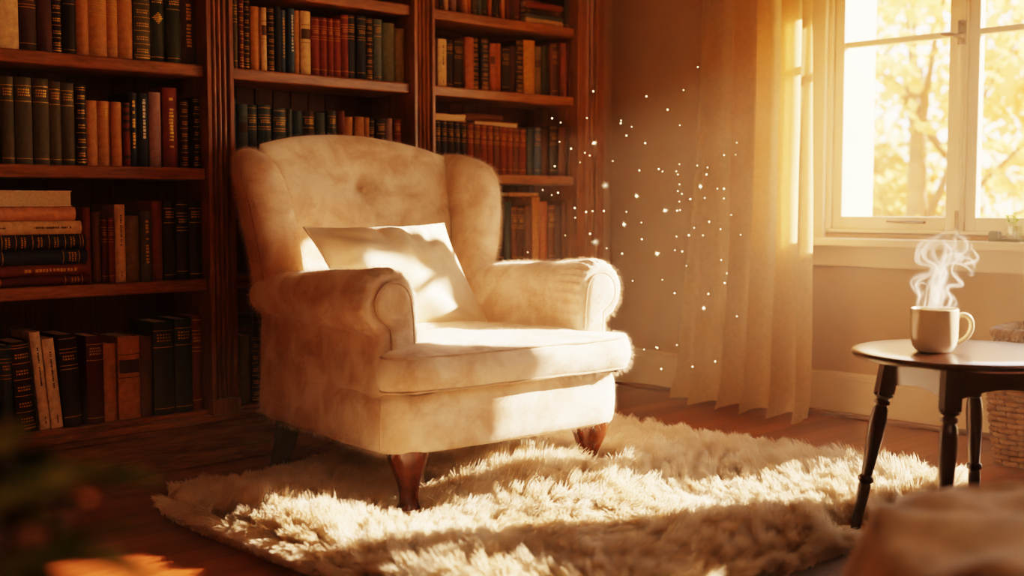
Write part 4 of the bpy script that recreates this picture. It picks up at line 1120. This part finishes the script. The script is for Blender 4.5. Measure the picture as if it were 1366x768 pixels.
# ---------------------------------------------------------------- light
az, k = math.radians(-24), .41
sdir = Vector((-math.cos(az), -math.sin(az), -k)).normalized()
sun = bpy.data.lights.new('sun', 'SUN'); sun.energy = 36; sun.color = (1, .69, .50); sun.angle = math.radians(.7)
so_ = bpy.data.objects.new('sun', sun); COL.objects.link(so_); so_.rotation_euler = sdir.to_track_quat('-Z', 'Y').to_euler(); so_.location = (8, -1, 4)
def area(name, loc, tgt, sx_, sy_, e, c):
    l = bpy.data.lights.new(name, 'AREA'); l.shape = 'RECTANGLE'; l.size = sx_; l.size_y = sy_; l.energy = e; l.color = c
    o = bpy.data.objects.new(name, l); COL.objects.link(o); o.location = loc; o.rotation_euler = (Vector(tgt)-Vector(loc)).to_track_quat('-Z', 'Y').to_euler(); return o
area('fill_light', (1.2, -.7, 2.5), (2.4, 2.9, .7), 1.6, 1.0, 8, (1, .78, .58))  # added soft fill behind the camera, not a fixture of the room
wd_ = bpy.data.worlds.new('sky'); S.world = wd_; wd_.use_nodes = True; N = wd_.node_tree.nodes; L = wd_.node_tree.links
tc = N.new('ShaderNodeTexCoord'); sx2 = N.new('ShaderNodeSeparateXYZ'); L.new(tc.outputs['Generated'], sx2.inputs[0])
r_ = N.new('ShaderNodeValToRGB'); e = r_.color_ramp.elements; e[0].position = .0; e[0].color = (1, .78, .48, 1); e[1].position = .5; e[1].color = (.80, .86, .95, 1); q = e.new(.16); q.color = (1, .90, .72, 1)
L.new(sx2.outputs[2], r_.inputs[0]); bg = N['Background']; L.new(r_.outputs[0], bg.inputs[0]); bg.inputs[1].default_value = 4.5

# ---------------------------------------------------------------- camera
cam = bpy.data.cameras.new('camera'); cam.lens = 36*1600/1366; cam.sensor_width = 36; cam.clip_start = .05
co = bpy.data.objects.new('camera', cam); COL.objects.link(co); co.location = (0, 0, .88)
co.rotation_euler = (PI/2-math.atan(114/1600), 0, math.radians(46.5)-PI/2)
cam.dof.use_dof = True; cam.dof.focus_distance = 3.7; cam.dof.aperture_fstop = 1.8
S.camera = co
S.view_settings.view_transform = 'Filmic'; S.view_settings.look = 'High Contrast'; S.view_settings.exposure = 0.7
S.cycles.use_denoising = True; S.cycles.transparent_max_bounces = 64; S.cycles.max_bounces = 8; S.cycles.diffuse_bounces = 5; S.cycles.volume_bounces = 1; S.cycles.sample_clamp_indirect = 4
S.cycles_curves.shape = 'RIBBONS' if hasattr(S, 'cycles_curves') else None

for nm, lb, ct in (('floor', 'brown oak plank floor of the room', 'floor'), ('ceiling', 'plain plaster ceiling of the room', 'ceiling'), ('wall_back', 'warm plaster wall behind the bookcase', 'wall'), ('wall_left', 'plain wall on the left of the room', 'wall'),
  ('wall_front', 'plain wall behind the camera', 'wall'), ('wall_right', 'warm beige wall that holds the window', 'wall'), ('baseboard_right', 'painted baseboard under the window', 'baseboard'), ('baseboard_back', 'short painted baseboard beside the bookcase end', 'baseboard'),
  ('trim_1', 'thin brown wood shoe moulding along the window wall floor', 'trim'), ('window_1', 'white casement window with two sashes beside the curtain', 'window'), ('added_transom', 'tiny transom added out of view to let sun onto the left books', 'window'), ('added_window', 'high-silled window added out of view to shape the sun on the rug', 'window'),
  ('added_door', 'glazed door added out of view to let sun onto the rug', 'door'), ('ground_outside', 'golden autumn grass outside the window', 'ground')):
    o = bpy.data.objects.get(nm); o['label'] = lb; o['category'] = ct
